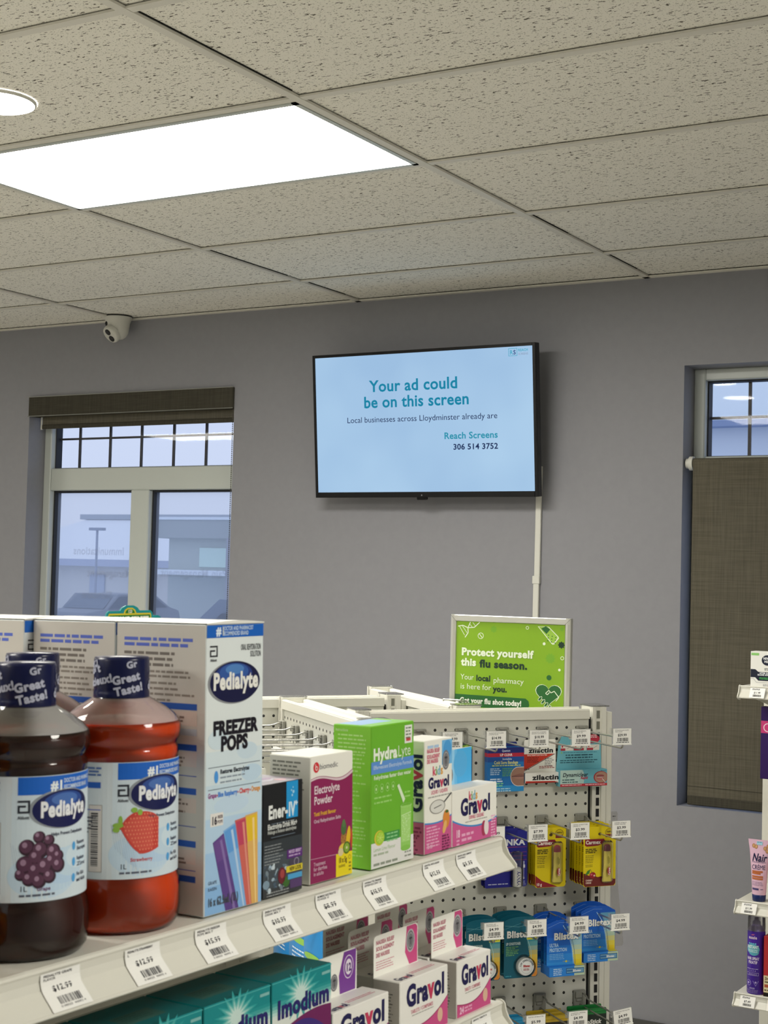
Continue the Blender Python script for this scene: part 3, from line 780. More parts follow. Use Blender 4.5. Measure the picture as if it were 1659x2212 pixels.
    A.lines(-.0760, H-.004, .02, 3, .0016, .0028, '5372ae', 1.5, .3); A.rect(-.0790, H-.0215, -.0570, H-.0165, '1f5bb8', 1.5); A.rect(-.079, H-.0400, -.0570, H-.0392, '4a60b8', 1.5)
    A.lines(-.079, H-.0425, .018, 6, .0014, .0030, '55555f', 1.5, .6)
    m.build('label_sleeve', t)
    # cap with printed shrink band
    m = MB(); capm = ink('10163f', .25, 1.0)
    m.lathe([(.0235, .1935), (.0243, .1945), (.0243, .2010), (.0236, .2025), (.0240, .2040), (.0240, .2290), (.0232, .2312), (0, .2318)], capm, 44, cap=False)
    Rc = .02445
    fn2 = lambda u, v, l: Vector(((Rc+l*.0001)*math.cos(u/Rc), (Rc+l*.0001)*math.sin(u/Rc), v+.1945))
    B = Art(m, fn=fn2, seg=.003)
    for k in range(4):
        u = -.0655+k*.0385
        if k % 2: B.txt('Great', u, .0135, .0098, 'b4b8cc', rot=.20, wt=2, l=1); B.txt('Taste!', u+.0018, .0040, .0098, 'b4b8cc', rot=.20, wt=2, l=1)
        else: B.txt('Goût', u+.004, .0205, .0098, 'b4b8cc', rot=.20, wt=2, l=1); B.txt('délicieux!', u-.002, .0085, .0098, 'b4b8cc', rot=.20, wt=2, l=1)
        B.txt('Gr' if k % 2 else 'dél', u+.012, .0275, .0080, 'b4b8cc', rot=.20, wt=2, l=1)
    m.build('cap', t)
    return t
Lq_red = liquidmat('liquid_red', (.96, .105, .02), .35); Lq_grape = liquidmat('liquid_grape', (.075, .020, .014), .35); Lq_or = liquidmat('liquid_orange', (.98, .36, .02), .35)
bottle(-.060, -.5665, 'red', Lq_red, 0, 'bottle of red drink with strawberry on label, front row left of the freezer pops box', (.92, .76, .74), 'strawberry')
bottle(-.060, -.6770, 'grape', Lq_grape, 0, 'bottle of dark purple drink with grapes on its label', (.74, .73, .72), 'grape')
bottle(-.062, -.7830, 'orange', Lq_or, 0, 'bottle of orange drink cut off by the left edge of the picture', (.95, .75, .55), 'orange')
bottle(-.166, -.5720, 'red', Lq_red, 0, 'dark capped bottle of red drink standing behind the grape and strawberry bottles', (.92, .76, .74), 'strawberry')

# ---- tall freezer pops boxes
def make_pops():
    W, D, H = .081, .109, .2575
    m = MB(); Fa, L, Tp = carton_faces(m, W, D, H, 'dce4e5', 'cbc8c2', 'dededa')
    n = 10; vs = []
    for i in range(n+1):
        y = -W/2+W*i/n; z = H+.0010+.0020*math.sin(math.pi*i/n); vs += [(-D/2, y, z), (D/2+.0008, y, z)]
    m.add(vs, [[2*i, 2*i+1, 2*i+3, 2*i+2] for i in range(n)], ink('e4e4de'))
    for x in (-D/2, D/2+.0008): m.add([v for v in vs if abs(v[0]-x) < 1e-6]+[(x, W/2, H), (x, -W/2, H)], [list(range(n+3))], ink('e4e4de'))
    for k, c in enumerate(('d0dfe6', 'c4d9e6', 'b4d0e8', 'a0c4e6', '8ab7e4')): Fa.rect(.001, .001, W-.001, H*(.56-.115*k), c, .6+.08*k)
    for (a, b, c, d, cc) in ((.22, .60, .3, .035, 'ccdde6'), (.72, .55, .30, .03, 'c6d9e5'), (.45, .37, .5, .03, 'bed5e8'), (.2, .29, .3, .03, 'b4d0e8'), (.8, .47, .3, .03, 'bdd5e7')): Fa.ell(W*a, H*b, W*c*.6, H*d, cc, 1.1)
    V = lambda f: H*(1-f)      # fraction down from the top
    Fa.rect(.0006, V(.047), W-.0006, V(.003), '1760bd', 2)
    Fa.txt('#1', .0135, V(.038), .0105, 'dfeaf6', wt=2, l=3); Fa.txt('DOCTOR AND PHARMACIST', .0215, V(.022), .0052, 'c4d8ee', w=.044, wt=1, l=3); Fa.txt('RECOMMENDED BRAND', .0215, V(.040), .0052, 'c4d8ee', w=.037, wt=1, l=3)
    c = '23252d'; u0, v0 = .005, V(.113)
    for r4 in ((u0, v0, u0+.0105, v0+.0014), (u0+.0089, v0, u0+.0105, v0+.0100), (u0, v0+.0086, u0+.0105, v0+.0100), (u0, v0, u0+.0016, v0+.0062), (u0, v0+.0048, u0+.0070, v0+.0062)): Fa.rect(*r4, c, 2)
    Fa.txt('Abbott', u0+.0005, v0-.0040, .0036, c, w=.0090, wt=1)
    Fa.txt('ORAL REHYDRATION', W-.004, V(.094), .0075, '62666a', w=.029, al='r', wt=1); Fa.txt('SOLUTION', W-.004, V(.119), .0075, '62666a', w=.0155, al='r', wt=1)
    cu, cv = W*.50, V(.2045)
    Fa.ell(cu-.0020, cv-.0003, .0362, .0193, '8c8f94', 1.6, 40); Fa.ell(cu, cv, .0352, .0186, '12143f', 2, 40); Fa.ell(cu-.002, cv+.0065, .0262, .0108, '24387c', 2.3, 30); Fa.ell(cu-.002, cv+.0090, .0205, .0078, '3358a0', 2.6, 30); Fa.ell(cu-.001, cv+.0115, .0130, .0046, '4f80c0', 2.9, 30)
    Fa.txt('Pedialyte', cu+.0010, cv-.0056, .0205, 'e9e9e4', w=.0635, al='c', wt=2, l=3.6)
    Fa.txt('FREEZER', W*.51, V(.384), .0170, '17131f', w=.0625, al='c', wt=2, l=3); Fa.txt('FREEZER', W*.51+.0004, V(.384)+.0003, .0170, '17131f', w=.0625, al='c', wt=2, l=3.1)
    Fa.txt('POPS', W*.49, V(.440), .0180, '17131f', w=.0380, al='c', wt=2, l=3); Fa.txt('POPS', W*.49+.0005, V(.440), .0180, '17131f', w=.0380, al='c', wt=2, l=3.1)
    Fa.line([(.004, V(.494)), (W-.004, V(.494))], .0006, '5d6a78', 2); Fa.line([(.004, V(.570)), (W-.004, V(.570))], .0006, '5d6a78', 2)
    Fa.ell(.0150, V(.528), .0028, .0055, '4b96de', 2); Fa.txt('Restores Electrolytes', .0205, V(.519), .0054, '2c3440', w=.041, wt=2); Fa.lines(.0205, V(.530), .038, 2, .0014, .0042, '8a98a6', 2, .3)
    for s_, u, w_, cc in (('Grape', .004, .0115, '95508e'), ('Blue Raspberry', .0175, .0270, '4c86d8'), ('Cherry', .0475, .0140, 'd45656'), ('Orange', .0645, .0130, 'dc9a4e')): Fa.txt(s_, u, V(.598), .0062, cc, w=w_, wt=2)
    for u in (.0165, .0455, .0628): Fa.ell(u, V(.592), .0008, .0010, 'c05a6a', 2, 8)
    Fa.rect(.0075, V(.697), .0250, V(.652), 'e3e1dd', 1.8); Fa.txt('16', .0090, V(.690), .0098, '3a3540', w=.0075, wt=2, l=3); Fa.txt('FREEZER', .0172, V(.671), .0038, '5a4a54', w=.0070, wt=1, l=3); Fa.txt('POPS', .0172, V(.688), .0038, '5a4a54', w=.0070, wt=1, l=3)
    def pop(x0, x1, ya, yb, b0, b1, c1, c2, c3, l):
        P = lambda f, g: (W*((x0+(x1-x0)*g)*(1-f)+(b0+(b1-b0)*g)*f), V((ya+(yb-ya)*g)*(1-f)+.996*f))
        Fa.poly([P(0, 0), P(1, 0), P(1, 1), P(0, 1)], c1, l); Fa.poly([P(.02, .06), P(.30, .06), P(.30, .94), P(.02, .94)], c2, l+.2); Fa.poly([P(.05, .55), P(1, .55), P(1, .75), P(.05, .72)], c3, l+.4)
    pop(.135, .33, .752, .724, .36, .59, '5d4488', '6a4a8e', '8771ac', 2.0)
    pop(.31, .525, .718, .697, .585, .72, '7fb0e2', '5f9cdc', 'b4cfec', 2.8)
    pop(.51, .725, .690, .683, .72, .825, 'cc665c', 'be4460', 'dc9080', 3.6)
    pop(.69, .905, .680, .674, .81, .925, 'dcae62', 'e2bc2c', 'eecf8c', 4.4)
    Fa.txt('GRAPE', .005, V(.893), .0040, '4a5a74', w=.012, wt=1); Fa.txt('RAISIN', .005, V(.915), .0040, '4a5a74', w=.012, wt=1)
    Fa.txt('16 x 62.5mL (1L)', .0045, V(.967), .0105, '50565f', w=.042, wt=1, l=6)
    # side text panel
    L.lines(.010, V(.050), D-.022, 2, .0030, .0050, '5a6ecc', 1, .15); L.lines(.010, V(.100), D-.030, 3, .0026, .0052, '77716c', 1, .35)
    L.lines(.010, V(.165), D-.025, 2, .0020, .0042, '8d867e', 1, .1); L.lines(.010, V(.205), D-.022, 4, .0020, .0050, '8d867e', 1, .4)
    for f in (.275, .415, .565, .745, .865): L.rect(.008, V(f+.022), D-.010, V(f), '2358b4', 1)
    for f in (.302, .442, .60, .775): L.rect(.008, V(f+.05), D-.010, V(f), 'd6c6bd', 1); L.lines(.010, V(f+.004), D-.026, 4, .0018, .0034, '7e6a62', 2, .4)
    L.rect(.008, V(.385), D-.010, V(.362), 'b5c0cb', 1.2)
    for f in (.522, .695, .845): L.rect(.008, V(f+.003), D-.010, V(f), '4a5cb0', 1)
    L.lines(.010, V(.670), D-.05, 4, .0022, .0052, '6c665f', 1, .5); L.lines(.010, V(.905), D-.03, 5, .0020, .0040, '7c756e', 1, .5)
    return m.build('drink_mix_carton'), W, D, H
pb, PW, PD, PH = make_pops()
pb.matrix_world = F(-.0087-PD/2, -.4732, .0014)
tag(pb, 'tall pale blue and white freezer pops box, front of its row beside the red bottle', 'box', 'tall freezer pops boxes on the upper shelf')
clone(pb, F(-.0087-PD*1.5-.0015, -.4735, .0014), 'tall freezer pops box directly behind the frontmost one, only top strip showing')
clone(pb, F(-.0087-PD*2.5-.003, -.4840, .0014), 'tall freezer pops box rearmost of its row with blue front corner showing')
pb['group'] = 'tall freezer pops boxes on the upper shelf'

# ---- other cartons on the upper shelf
def ener():
    W, D, H = .0610, .060, .1055
    m = MB(); Fa, L, Tp = carton_faces(m, W, D, H, '1b1d20', '202226', '8f8794')
    Fa.rect(.0006, .0006, W-.0006, H*.50, '33393e', .6); Fa.rect(.0006, .0006, W-.0006, H*.38, '454d54', .7); Fa.rect(.0006, .0006, W-.0006, H*.08, '3a3d40', .8)
    Fa.rect(W*.575, H*.668, W*.87, H-.0003, '1f93d2', 2)
    Fa.txt('Ener-', W*.125, H*.695, .0170, 'e2e6e4', w=W*.49, wt=2, l=3); Fa.txt('IV', W*.63, H*.690, .0178, 'd4e9f4', w=W*.17, wt=2, l=3); Fa.txt('+', W*.79, H*.770, .0075, 'd4e9f4', wt=2, l=3)
    for a, b, r_ in ((.72, .87, .0012), (.75, .90, .0016), (.70, .915, .001), (.74, .94, .0008)): Fa.ell(W*a, H*b, r_, r_, '9fd2ee', 3, 10)
    Fa.txt('Electrolyte Drink Mix+', W*.11, H*.600, .0068, 'cfd3d0', w=W*.74, wt=2, l=3); Fa.txt('Melange a boisson electrolytes', W*.11, H*.560, .0045, 'a9adaa', w=W*.72, wt=2, l=3)
    Fa.line([(W*.2, H*.645), (W*.8, H*.645)], .0004, '8090a0', 2); Fa.line([(W*.2, H*.525), (W*.8, H*.525)], .0004, '8090a0', 2)
    Fa.lines(W*.04, H*.46, W*.5, 7, .0009, .0028, '8e9496', 2, .3)
    R = random.Random(8)
    for k in range(34): Fa.ell(W*R.uniform(.04, .62), H*R.uniform(.06, .28), R.uniform(.001, .004), R.uniform(.0006, .0026), R.choice(('9fb4c4', '5f7488', 'c2d0d8', '4a5c6e', '74828c')), 2+R.random()*.3, 9, R.uniform(0, 3))
    Fa.ell(W*.47, H*.170, .0058, .0078, '6a2630', 3); Fa.ell(W*.48, H*.185, .0032, .0042, 'a04444', 3.2); Fa.ell(W*.58, H*.105, .0052, .0048, '3f6a30', 3); Fa.ell(W*.08, H*.12, .005, .004, '7f96a8', 3)
    Fa.rect(W*.60, H*.305, W-.0006, H*.385, '5a2a78', 3); Fa.txt('MIXED BERRY', W*.64, H*.350, .0042, 'd4bce0', w=W*.32, wt=1, l=4); Fa.lines(W*.64, H*.335, W*.30, 1, .0014, .003, 'b49cc4', 4, .1)
    Fa.ell(W*.80, H*.265, .009, .0042, '4a4456', 2.6); Fa.ring(W*.84, H*.265, .003, .004, '8f8a9c', 3)
    Fa.rect(W*.58, H*.183, W-.0004, H*.238, 'd8c838', 3.6); Fa.txt('NEW LOOK', W*.66, H*.194, .0052, '6a5a20', w=W*.30, wt=2, l=4.4)
    Fa.rect(W*.62, H*.118, W-.0010, H*.165, '4f9fd0', 3.6); Fa.rect(W*.68, H*.035, W-.0015, H*.112, '57406e', 3)
    Fa.lines(W*.10, H*.045, W*.6, 2, .0010, .0026, '9a9e9e', 2, .2)
    for k in range(10): Tp.ell(W*R.uniform(.1, .9), D*R.uniform(.15, .9), R.uniform(.004, .010), R.uniform(.003, .008), R.choice(('a88fb8', 'c48a98', '8a6a94', 'b9b4c4', '6a8a5a')), 1+R.random(), 10)
    L.lines(.006, H*.85, D-.012, 8, .0014, .004, '9a9e9e', 1, .4)
    o = m.build('drink_mix_carton'); o.matrix_world = F(-.013-D/2, -.3955, .0014)
    tag(o, 'short black box with bright blue stripe beside the tall freezer pops box', 'box')
ener()
def bio():
    W, D, H = .0715, .051, .1240
    m = MB(); Fa, L, Tp = carton_faces(m, W, D, H, 'e9e8df', 'd9d8cf', 'e6e5dc')
    n = 24; us = [.0006+(W-.0012)*i/n for i in range(n+1)]
    wave = lambda u, o=0: H*(.797+.024*math.sin(u/W*6.0+.35)+.03*(u/W)**4)
    Fa.strip(us, [.0006]*(n+1), [wave(u) for u in us], '8a2356', 1)
    Fa.strip(us, [wave(u)+.0005 for u in us], [wave(u)+.0012+.0016*max(0, (u/W-.3)) for u in us], 'd7bccb', 1)
    Fa.strip(us, [wave(u)+.0016+.0016*max(0, (u/W-.3)) for u in us], [wave(u)+.0022+.0020*max(0, (u/W-.3)) for u in us], '9a4870', 1)
    Fa.ell(W*.13, H*.912, .0049, .0052, 'cc3038', 1); Fa.ring(W*.135, H*.905, .0012, .0019, 'f0e2dc', 2, k=1.2); Fa.rect(W*.105, H*.895, W*.116, H*.940, 'f0e2dc', 2)
    Fa.txt('biomedic', W*.205, H*.893, .0078, '77777a', w=W*.43, wt=0)
    Fa.txt('Electrolyte', W*.08, H*.703, .0112, 'ddcdd4', w=W*.60, wt=1); Fa.txt('Powder', W*.08, H*.620, .0112, 'ddcdd4', w=W*.43, wt=1)
    Fa.txt('Tutti Frutti flavour', W*.08, H*.530, .0052, 'd8a432', w=W*.51, wt=2); Fa.txt('Oral Rehydration Salts', W*.08, H*.475, .0048, 'cdb4c2', w=W*.63, wt=1)
    Fa.ell(W*.78, H*.300, .0048, .0080, 'a8763e', 2); Fa.ell(W*.78, H*.385, .0046, .0070, '4a6a3e', 2.2); Fa.ell(W*.78, H*.425, .0028, .0040, '5a7a4a', 2.4)
    for k in range(12): Fa.ell(W*.78+.0035*math.sin(k*2.3), H*(.26+.007*k), .0008, .0006, '7a5228', 2.3, 6)
    Fa.ell(W*.89, H*.300, .0034, .0120, 'e0b82a', 2.5, rot=-.15); Fa.ell(W*.968, H*.29, .0018, .010, 'c24a30', 2.7); Fa.ell(W*.78, H*.225, .0085, .0050, 'dcc04a', 2.8); Fa.ell(W*.71, H*.200, .0045, .0040, 'd6c49a', 3)
    Fa.ell(W*.85, H*.225, .0062, .0062, '4f6e1f', 3.2); Fa.ell(W*.85, H*.225, .0046, .0046, '86a83a', 3.4); Fa.ell(W*.85, H*.225, .0014, .0014, 'd4d6a8', 3.6)
    Fa.line([(.001, H*.198), (W*.62, H*.190)], .0005, 'c79ab2', 1.6)
    Fa.rect(W*.60, .0008, W-.0008, H*.190, 'e6d31f', 2); Fa.txt('10 x 5g', W*.66, H*.115, .0072, '6b5a1c', w=W*.20, wt=2, l=3); Fa.txt('(sachets)', W*.66, H*.078, .0045, '6b5a1c', w=W*.16, wt=0, l=3); Fa.ring(W*.925, H*.145, .0017, .0022, '8a7c26', 3); Fa.lines(W*.905, H*.105, .004, 3, .0016, .0035, '8a7c26', 3, .1)
    for i, s_ in enumerate(('Treatment', 'for diarrhea', 'in adults')): Fa.txt(s_, W*.08, H*(.138-.038*i), .0052, 'caa5b8', w=W*(.27, .31, .23)[i], wt=1)
    L.lines(.004, H*.955, D-.012, 5, .0018, .0040, '808078', 1, .3); L.lines(.004, H*.80, D-.010, 4, .0014, .0034, '8c8c84', 1, .3)
    for f in (.64, .56, .48, .40, .33, .24): L.lines(.004, H*f, D-.012, 2, .0014, .0030, '8c8c84', 1, .5)
    o = m.build('medicine_carton'); o.matrix_world = F(-.0163-D/2, -.3125, .0014)
    tag(o, 'maroon and white box with a yellow corner and a small red round mark', 'box')
bio()
def hyd():
    W, D, H = .0805, .0480, .1465
    m = MB(); g = '78c230'
    Fa, L, Tp = carton_faces(m, W, D, H, g, '84c93c', g)
    Tp.rect(.006, D*.35, W*.80, D-.001, '8fb6e4', 1)
    V = lambda f: H*(1-f)
    Fa.rect(.0006, .0006, W-.0006, H-.001, '6bb12f', .6)
    Fa.rect(.0006, .0006, W-.0006, V(.820), 'dededb', 1.5)
    Fa.rect(W*.30, V(.850), W*.66, V(.762), '3f9048', 2.2); Fa.lines(W*.36, V(.770), W*.26, 3, .0016, .0036, '8cc68a', 2.6, .1); Fa.rect(.0006, .0006, W-.0006, V(.822), 'dededb', 2.4)
    Fa.txt('Hydra', W*.045, V(.242), .0170, 'e6efe0', w=W*.555, wt=2, l=3); Fa.txt('Lyte', W*.610, V(.242), .0170, 'd9ead0', w=W*.31, wt=0, l=3)
    Fa.rect(.0003, V(.338), W-.0003, V(.252), '5d8fd2', 1.8); Fa.txt('Effervescent Electrolyte Formula', W*.05, V(.305), .0056, 'b6cdea', w=W*.90, wt=1, l=3)
    Fa.txt('Rehydrates faster than water', W*.06, V(.377), .0056, 'cfe6bf', w=W*.87, wt=2, l=3)
    for k in range(4): Fa.ring(W*(.115+.13*k), V(.443), .0030, .0035, 'a4d47e', 2, 14, 1.3); Fa.ell(W*(.115+.13*k), V(.445), .0013, .0018, 'bfe2a0', 2, 8)
    Fa.lines(W*.07, V(.500), W*.42, 2, .0018, .0052, '9bd070', 2, .2)
    # glass with effervescent water and a stick
    Fa.poly([(W*.60, V(.448)), (W*.645, V(.437)), (W*.79, V(.555)), (W*.745, V(.580))], 'd6e8c9', 3)
    Fa.poly([(W*.69, V(.905)), (W*.92, V(.905)), (W*.945, V(.60)), (W*.68, V(.60))], '93cb63', 3); Fa.poly([(W*.71, V(.86)), (W*.90, V(.86)), (W*.925, V(.67)), (W*.70, V(.67))], 'a7d67c', 3.3)
    Fa.ell(W*.805, V(.905), W*.115, .0030, '86c253', 3.1); Fa.ring(W*.812, V(.600), W*.125, W*.132, 'cfe9b8', 3.6, 28, .18); Fa.line([(W*.70, V(.67)), (W*.93, V(.655))], .0010, 'c4e4a6', 3.8)
    R = random.Random(4)
    for k in range(40): Fa.ell(W*R.uniform(.72, .90), V(R.uniform(.66, .86)), .0005, .0006, 'd3edbe', 4, 6)
    Fa.ell(W*.190, V(.790), .0092, .0078, 'd9c444', 3); Fa.ell(W*.205, V(.790), .0082, .0070, '9dc534', 3.3); Fa.ell(W*.21, V(.790), .0066, .0056, 'a9cf42', 3.6)
    for k in range(7): a = 2*math.pi*k/7; Fa.line([(W*.21, V(.790)), (W*.21+.0062*math.cos(a), V(.790)+.0053*math.sin(a))], .0004, 'd3e68c', 4)
    Fa.txt('Lemon Lime Flavour', W*.06, V(.880), .0056, '96b884', w=W*.50, wt=0, l=3); Fa.lines(W*.06, V(.895), W*.36, 1, .0022, .003, 'a9b49f', 3, .1); Fa.lines(W*.06, V(.962), W*.56, 1, .0026, .003, '8f9689', 3, .02); Fa.lines(W*.78, V(.93), W*.18, 2, .0016, .004, '8a8f84', 3, .1)
    Fa.rect(W*.775, V(.155), W*.955, V(.025), 'e4e6de', 2); Fa.lines(W*.80, V(.040), W*.13, 4, .0016, .0034, '7b8a76', 3, .2); Fa.rect(W*.81, V(.140), W*.84, V(.115), 'c64a4a', 3); Fa.rect(W*.885, V(.140), W*.915, V(.115), 'c64a4a', 3); Fa.ell(W*.862, V(.128), .0018, .0022, 'c64a4a', 3, 8)
    Fa.rect(W*.7, V(.525), W*.93, V(.50), '6bb12f', 1.7); Fa.lines(W*.78, V(.50), W*.13, 2, .0018, .0045, '97cf68', 2, .2)
    L.txt('Instructions', .003, H*.955, .0042, 'c9e8a4', w=.016, wt=1)
    L.lines(.006, H*.935, D-.012, 5, .0016, .0042, 'b8e08a', 1, .25); L.lines(.006, H*.80, D-.012, 6, .0016, .0042, 'b4dd86', 1, .4); L.lines(.006, H*.60, D-.012, 8, .0015, .0042, 'b0da80', 1, .5); L.lines(.006, H*.34, D-.012, 11, .0015, .0036, 'b0da80', 1, .5)
    o = m.build('medicine_carton'); o.matrix_world = F(-.0105-D/2, -.2124, .0014)
    tag(o, 'tall bright green box with a drinking glass picture, tallest right of the maroon box', 'box')
hyd()
def gravol_word(A, u, v, size, w, l=3, rot=0): A.txt('Gravol', u, v, size, '', w=w, wt=2, l=l, rot=rot, cols=['1d1a4e', '1d1a4e', '1d1a4e', 'c23a5c', '1d1a4e', '1d1a4e'])
def kidsword(A, u, v, size, w): A.txt('kids', u, v, size, '', w=w, wt=1, l=3, cols=['d2506c', '7cb25a', '7fb8cc', 'e2a64c'])
def seal(A, u, v, r, k=1.25):
    A.ell(u, v, r, r*k, '77777b', 2.2); A.ring(u, v, r*.72, r*.80, 'b4b4b6', 3, k=k); A.line([(u, v-r*.6), (u, v+r*.55)], r*.14, '3a3a40', 3.4); A.ell(u, v+r*.35, r*.42, r*.18, '3f3f45', 3.2, 12)
def gk():
    W, D, H = .0572, .040, .1222
    m = MB(); Fa, L, Tp = carton_faces(m, W, D, H, 'e9e8df', 'dfe3d0', 'e7e6dd')
    n = 20; us = [.0005+(W-.001)*i/n for i in range(n+1)]; cv = lambda u: H*(.265-.022*math.sin(u/W*2.4)+.05*(u/W)**2.4)
    Fa.strip(us, [.0005]*(n+1), [cv(u) for u in us], 'c9588e', 1); Fa.strip(us, [cv(u) for u in us], [cv(u)+.0016 for u in us], '3b87c8', 1.3)
    L.rect(.0005, .0005, D-.0005, H*.285, 'c95c90', 1); L.strip([0.0005, D-.0005], [H*.28]*2, [H*.287, H*.285], '5f97c8', 1.3)
    # sideways word on the side panel
    L.txt('Gravol', D*.92, H*.37, .0215, '', w=H*.52, wt=2, l=3, rot=math.pi/2, cols=['1d1a4e', '1d1a4e', '1d1a4e', 'c23a5c', '1d1a4e', '1d1a4e'])
    L.lines(D*.50, H*.24, D*.42, 3, .0022, .0042, '8e2f62', 2, .2); L.lines(D*.50, H*.15, D*.30, 6, .0020, .0042, '8e2f62', 2, .3)
    Fa.rect(W*.62, H*.765, W-.0006, H*.985, '6fb4e4', 1); Fa.ell(W*.82, H*.90, .0085, .010, '4c9ad6', 1.5)
    seal(Fa, W*.76, H*.805, .0072, 1.5)
    Fa.lines(W*.10, H*.955, W*.40, 1, .0030, .003, 'a9c4e0', 2, .02); Fa.txt('NAUSEA RELIEF', W*.08, H*.890, .0060, 'd4788a', w=W*.46, wt=2); Fa.txt('SOULAGEMENT', W*.08, H*.840, .0060, 'd4788a', w=W*.46, wt=2); Fa.txt('DES NAUSEES', W*.08, H*.798, .0060, 'd4788a', w=W*.40, wt=2)
    kidsword(Fa, W*.28, H*.685, .0142, W*.38); gravol_word(Fa, W*.13, H*.575, .0160, W*.76)
    Fa.txt('LIQUID / LIQUIDE', W*.23, H*.520, .0055, 'dc8298', w=W*.60, wt=1); Fa.lines(W*.12, H*.500, W*.84, 1, .0014, .002, 'a9a9a4', 2, .02)
    Fa.ring(W*.46, H*.400, .0145, .0160, '8d8a84', 2, 28, .48); Fa.ell(W*.46, H*.400, .0145, .0068, 'd6d6d0', 2.2); Fa.line([(W*.70, H*.430), (W*.97, H*.500)], .0018, '4c4c4c', 2.4); Fa.line([(W*.33, H*.392), (W*.60, H*.410)], .001, '6a6a66', 2.6)
    Fa.ell(W*.78, H*.275, .0070, .0100, 'd88a3c', 2.4); Fa.ell(W*.72, H*.205, .0035, .0075, 'e2b06a', 2.7, rot=-.4); Fa.ell(W*.80, H*.34, .0035, .0016, '4a6a34', 3)
    Fa.lines(W*.07, H*.235, W*.48, 7, .0016, .0034, 'e4a6c4', 2, .25); Fa.lines(W*.62, H*.135, W*.30, 6, .0020, .0030, '7a2c56', 2, .2); Fa.txt('75 ml', W*.08, H*.045, .0075, 'ecc6da', w=W*.20, wt=1)
    o = m.build('medicine_carton'); o.matrix_world = F(-.0108-D/2, -.1214, .0014)
    tag(o, 'narrow upright pink and white medicine box with a spoon picture', 'box')
gk()
def gb():
    W, D, H = .0992, .0275, .0620
    t = empty('medicine_box', F(-.0096-D/2, -.0448, .0014)); tag(t, 'wide low pink and white medicine box with blue back flap, far right of upper shelf', 'box')
    m = MB(); Fa, L, Tp = carton_faces(m, W, D, H, 'eae9e1', 'd9d2cf', 'ecebe6')
    n = 24; us = [.0005+(W-.001)*i/n for i in range(n+1)]; cv = lambda u: H*(.454-.62*(u/W)+.515*(u/W)**2)
    Fa.strip(us, [.0005]*(n+1), [cv(u) for u in us], 'cc5a92', 1); Fa.strip(us, [cv(u) for u in us], [cv(u)+.0019 for u in us], '3b87c8', 1.3)
    kidsword(Fa, W*.355, H*.775, .0145, W*.200); gravol_word(Fa, W*.180, H*.530, .0255, W*.67)
    Fa.txt('CHEWABLE / CROQUABLE', W*.36, H*.430, .0058, 'dc8298', w=W*.34, wt=1); Fa.lines(W*.28, H*.400, W*.50, 1, .0012, .002, 'a9a9a4', 2, .02)
    Fa.txt('18', W*.08, H*.155, .0115, 'eec6da', w=W*.085, wt=2); Fa.lines(W*.20, H*.20, W*.30, 2, .0030, .0055, 'e6a8c8', 2, .2); Fa.lines(W*.09, H*.11, W*.07, 2, .002, .004, 'e6a8c8', 2, .1)
    Fa.ell(W*.70, H*.20, .0055, .0088, 'a83a5a', 2); Fa.ell(W*.755, H*.215, .0052, .0090, 'e6dcdc', 2.4); Fa.lines(W*.86, H*.40, W*.11, 8, .0016, .0032, 'eab4d0', 2, .2)
    m.build('carton', t)
    m = MB(); x = -D/2+.0004; m.box(x-.0006, x, -W/2+.003, W/2-.012, H, H+.0405, M_card)
    A = Art(m, (x, -W/2+.003, H), (0, 1, 0), (0, 0, 1)); w = W-.015
    for k, c in enumerate(('bfe0f2', '93cdf0', '6cbcec', '4cb0ea')): A.rect(w*(.40+.07*k), .0003, w-.0003, .0402, c, 1+.1*k)
    A.ell(w*.70, .023, .015, .0155, '58aee4', 2); seal(A, w*.42, .0115, .0068, 1.4)
    A.lines(w*.04, .036, w*.22, 3, .0026, .0055, 'd69aa8', 2, .2); A.lines(w*.04, .012, w*.24, 3, .0014, .003, 'd9a4b4', 2, .3)
    m.build('hang_flap', t)
gb()

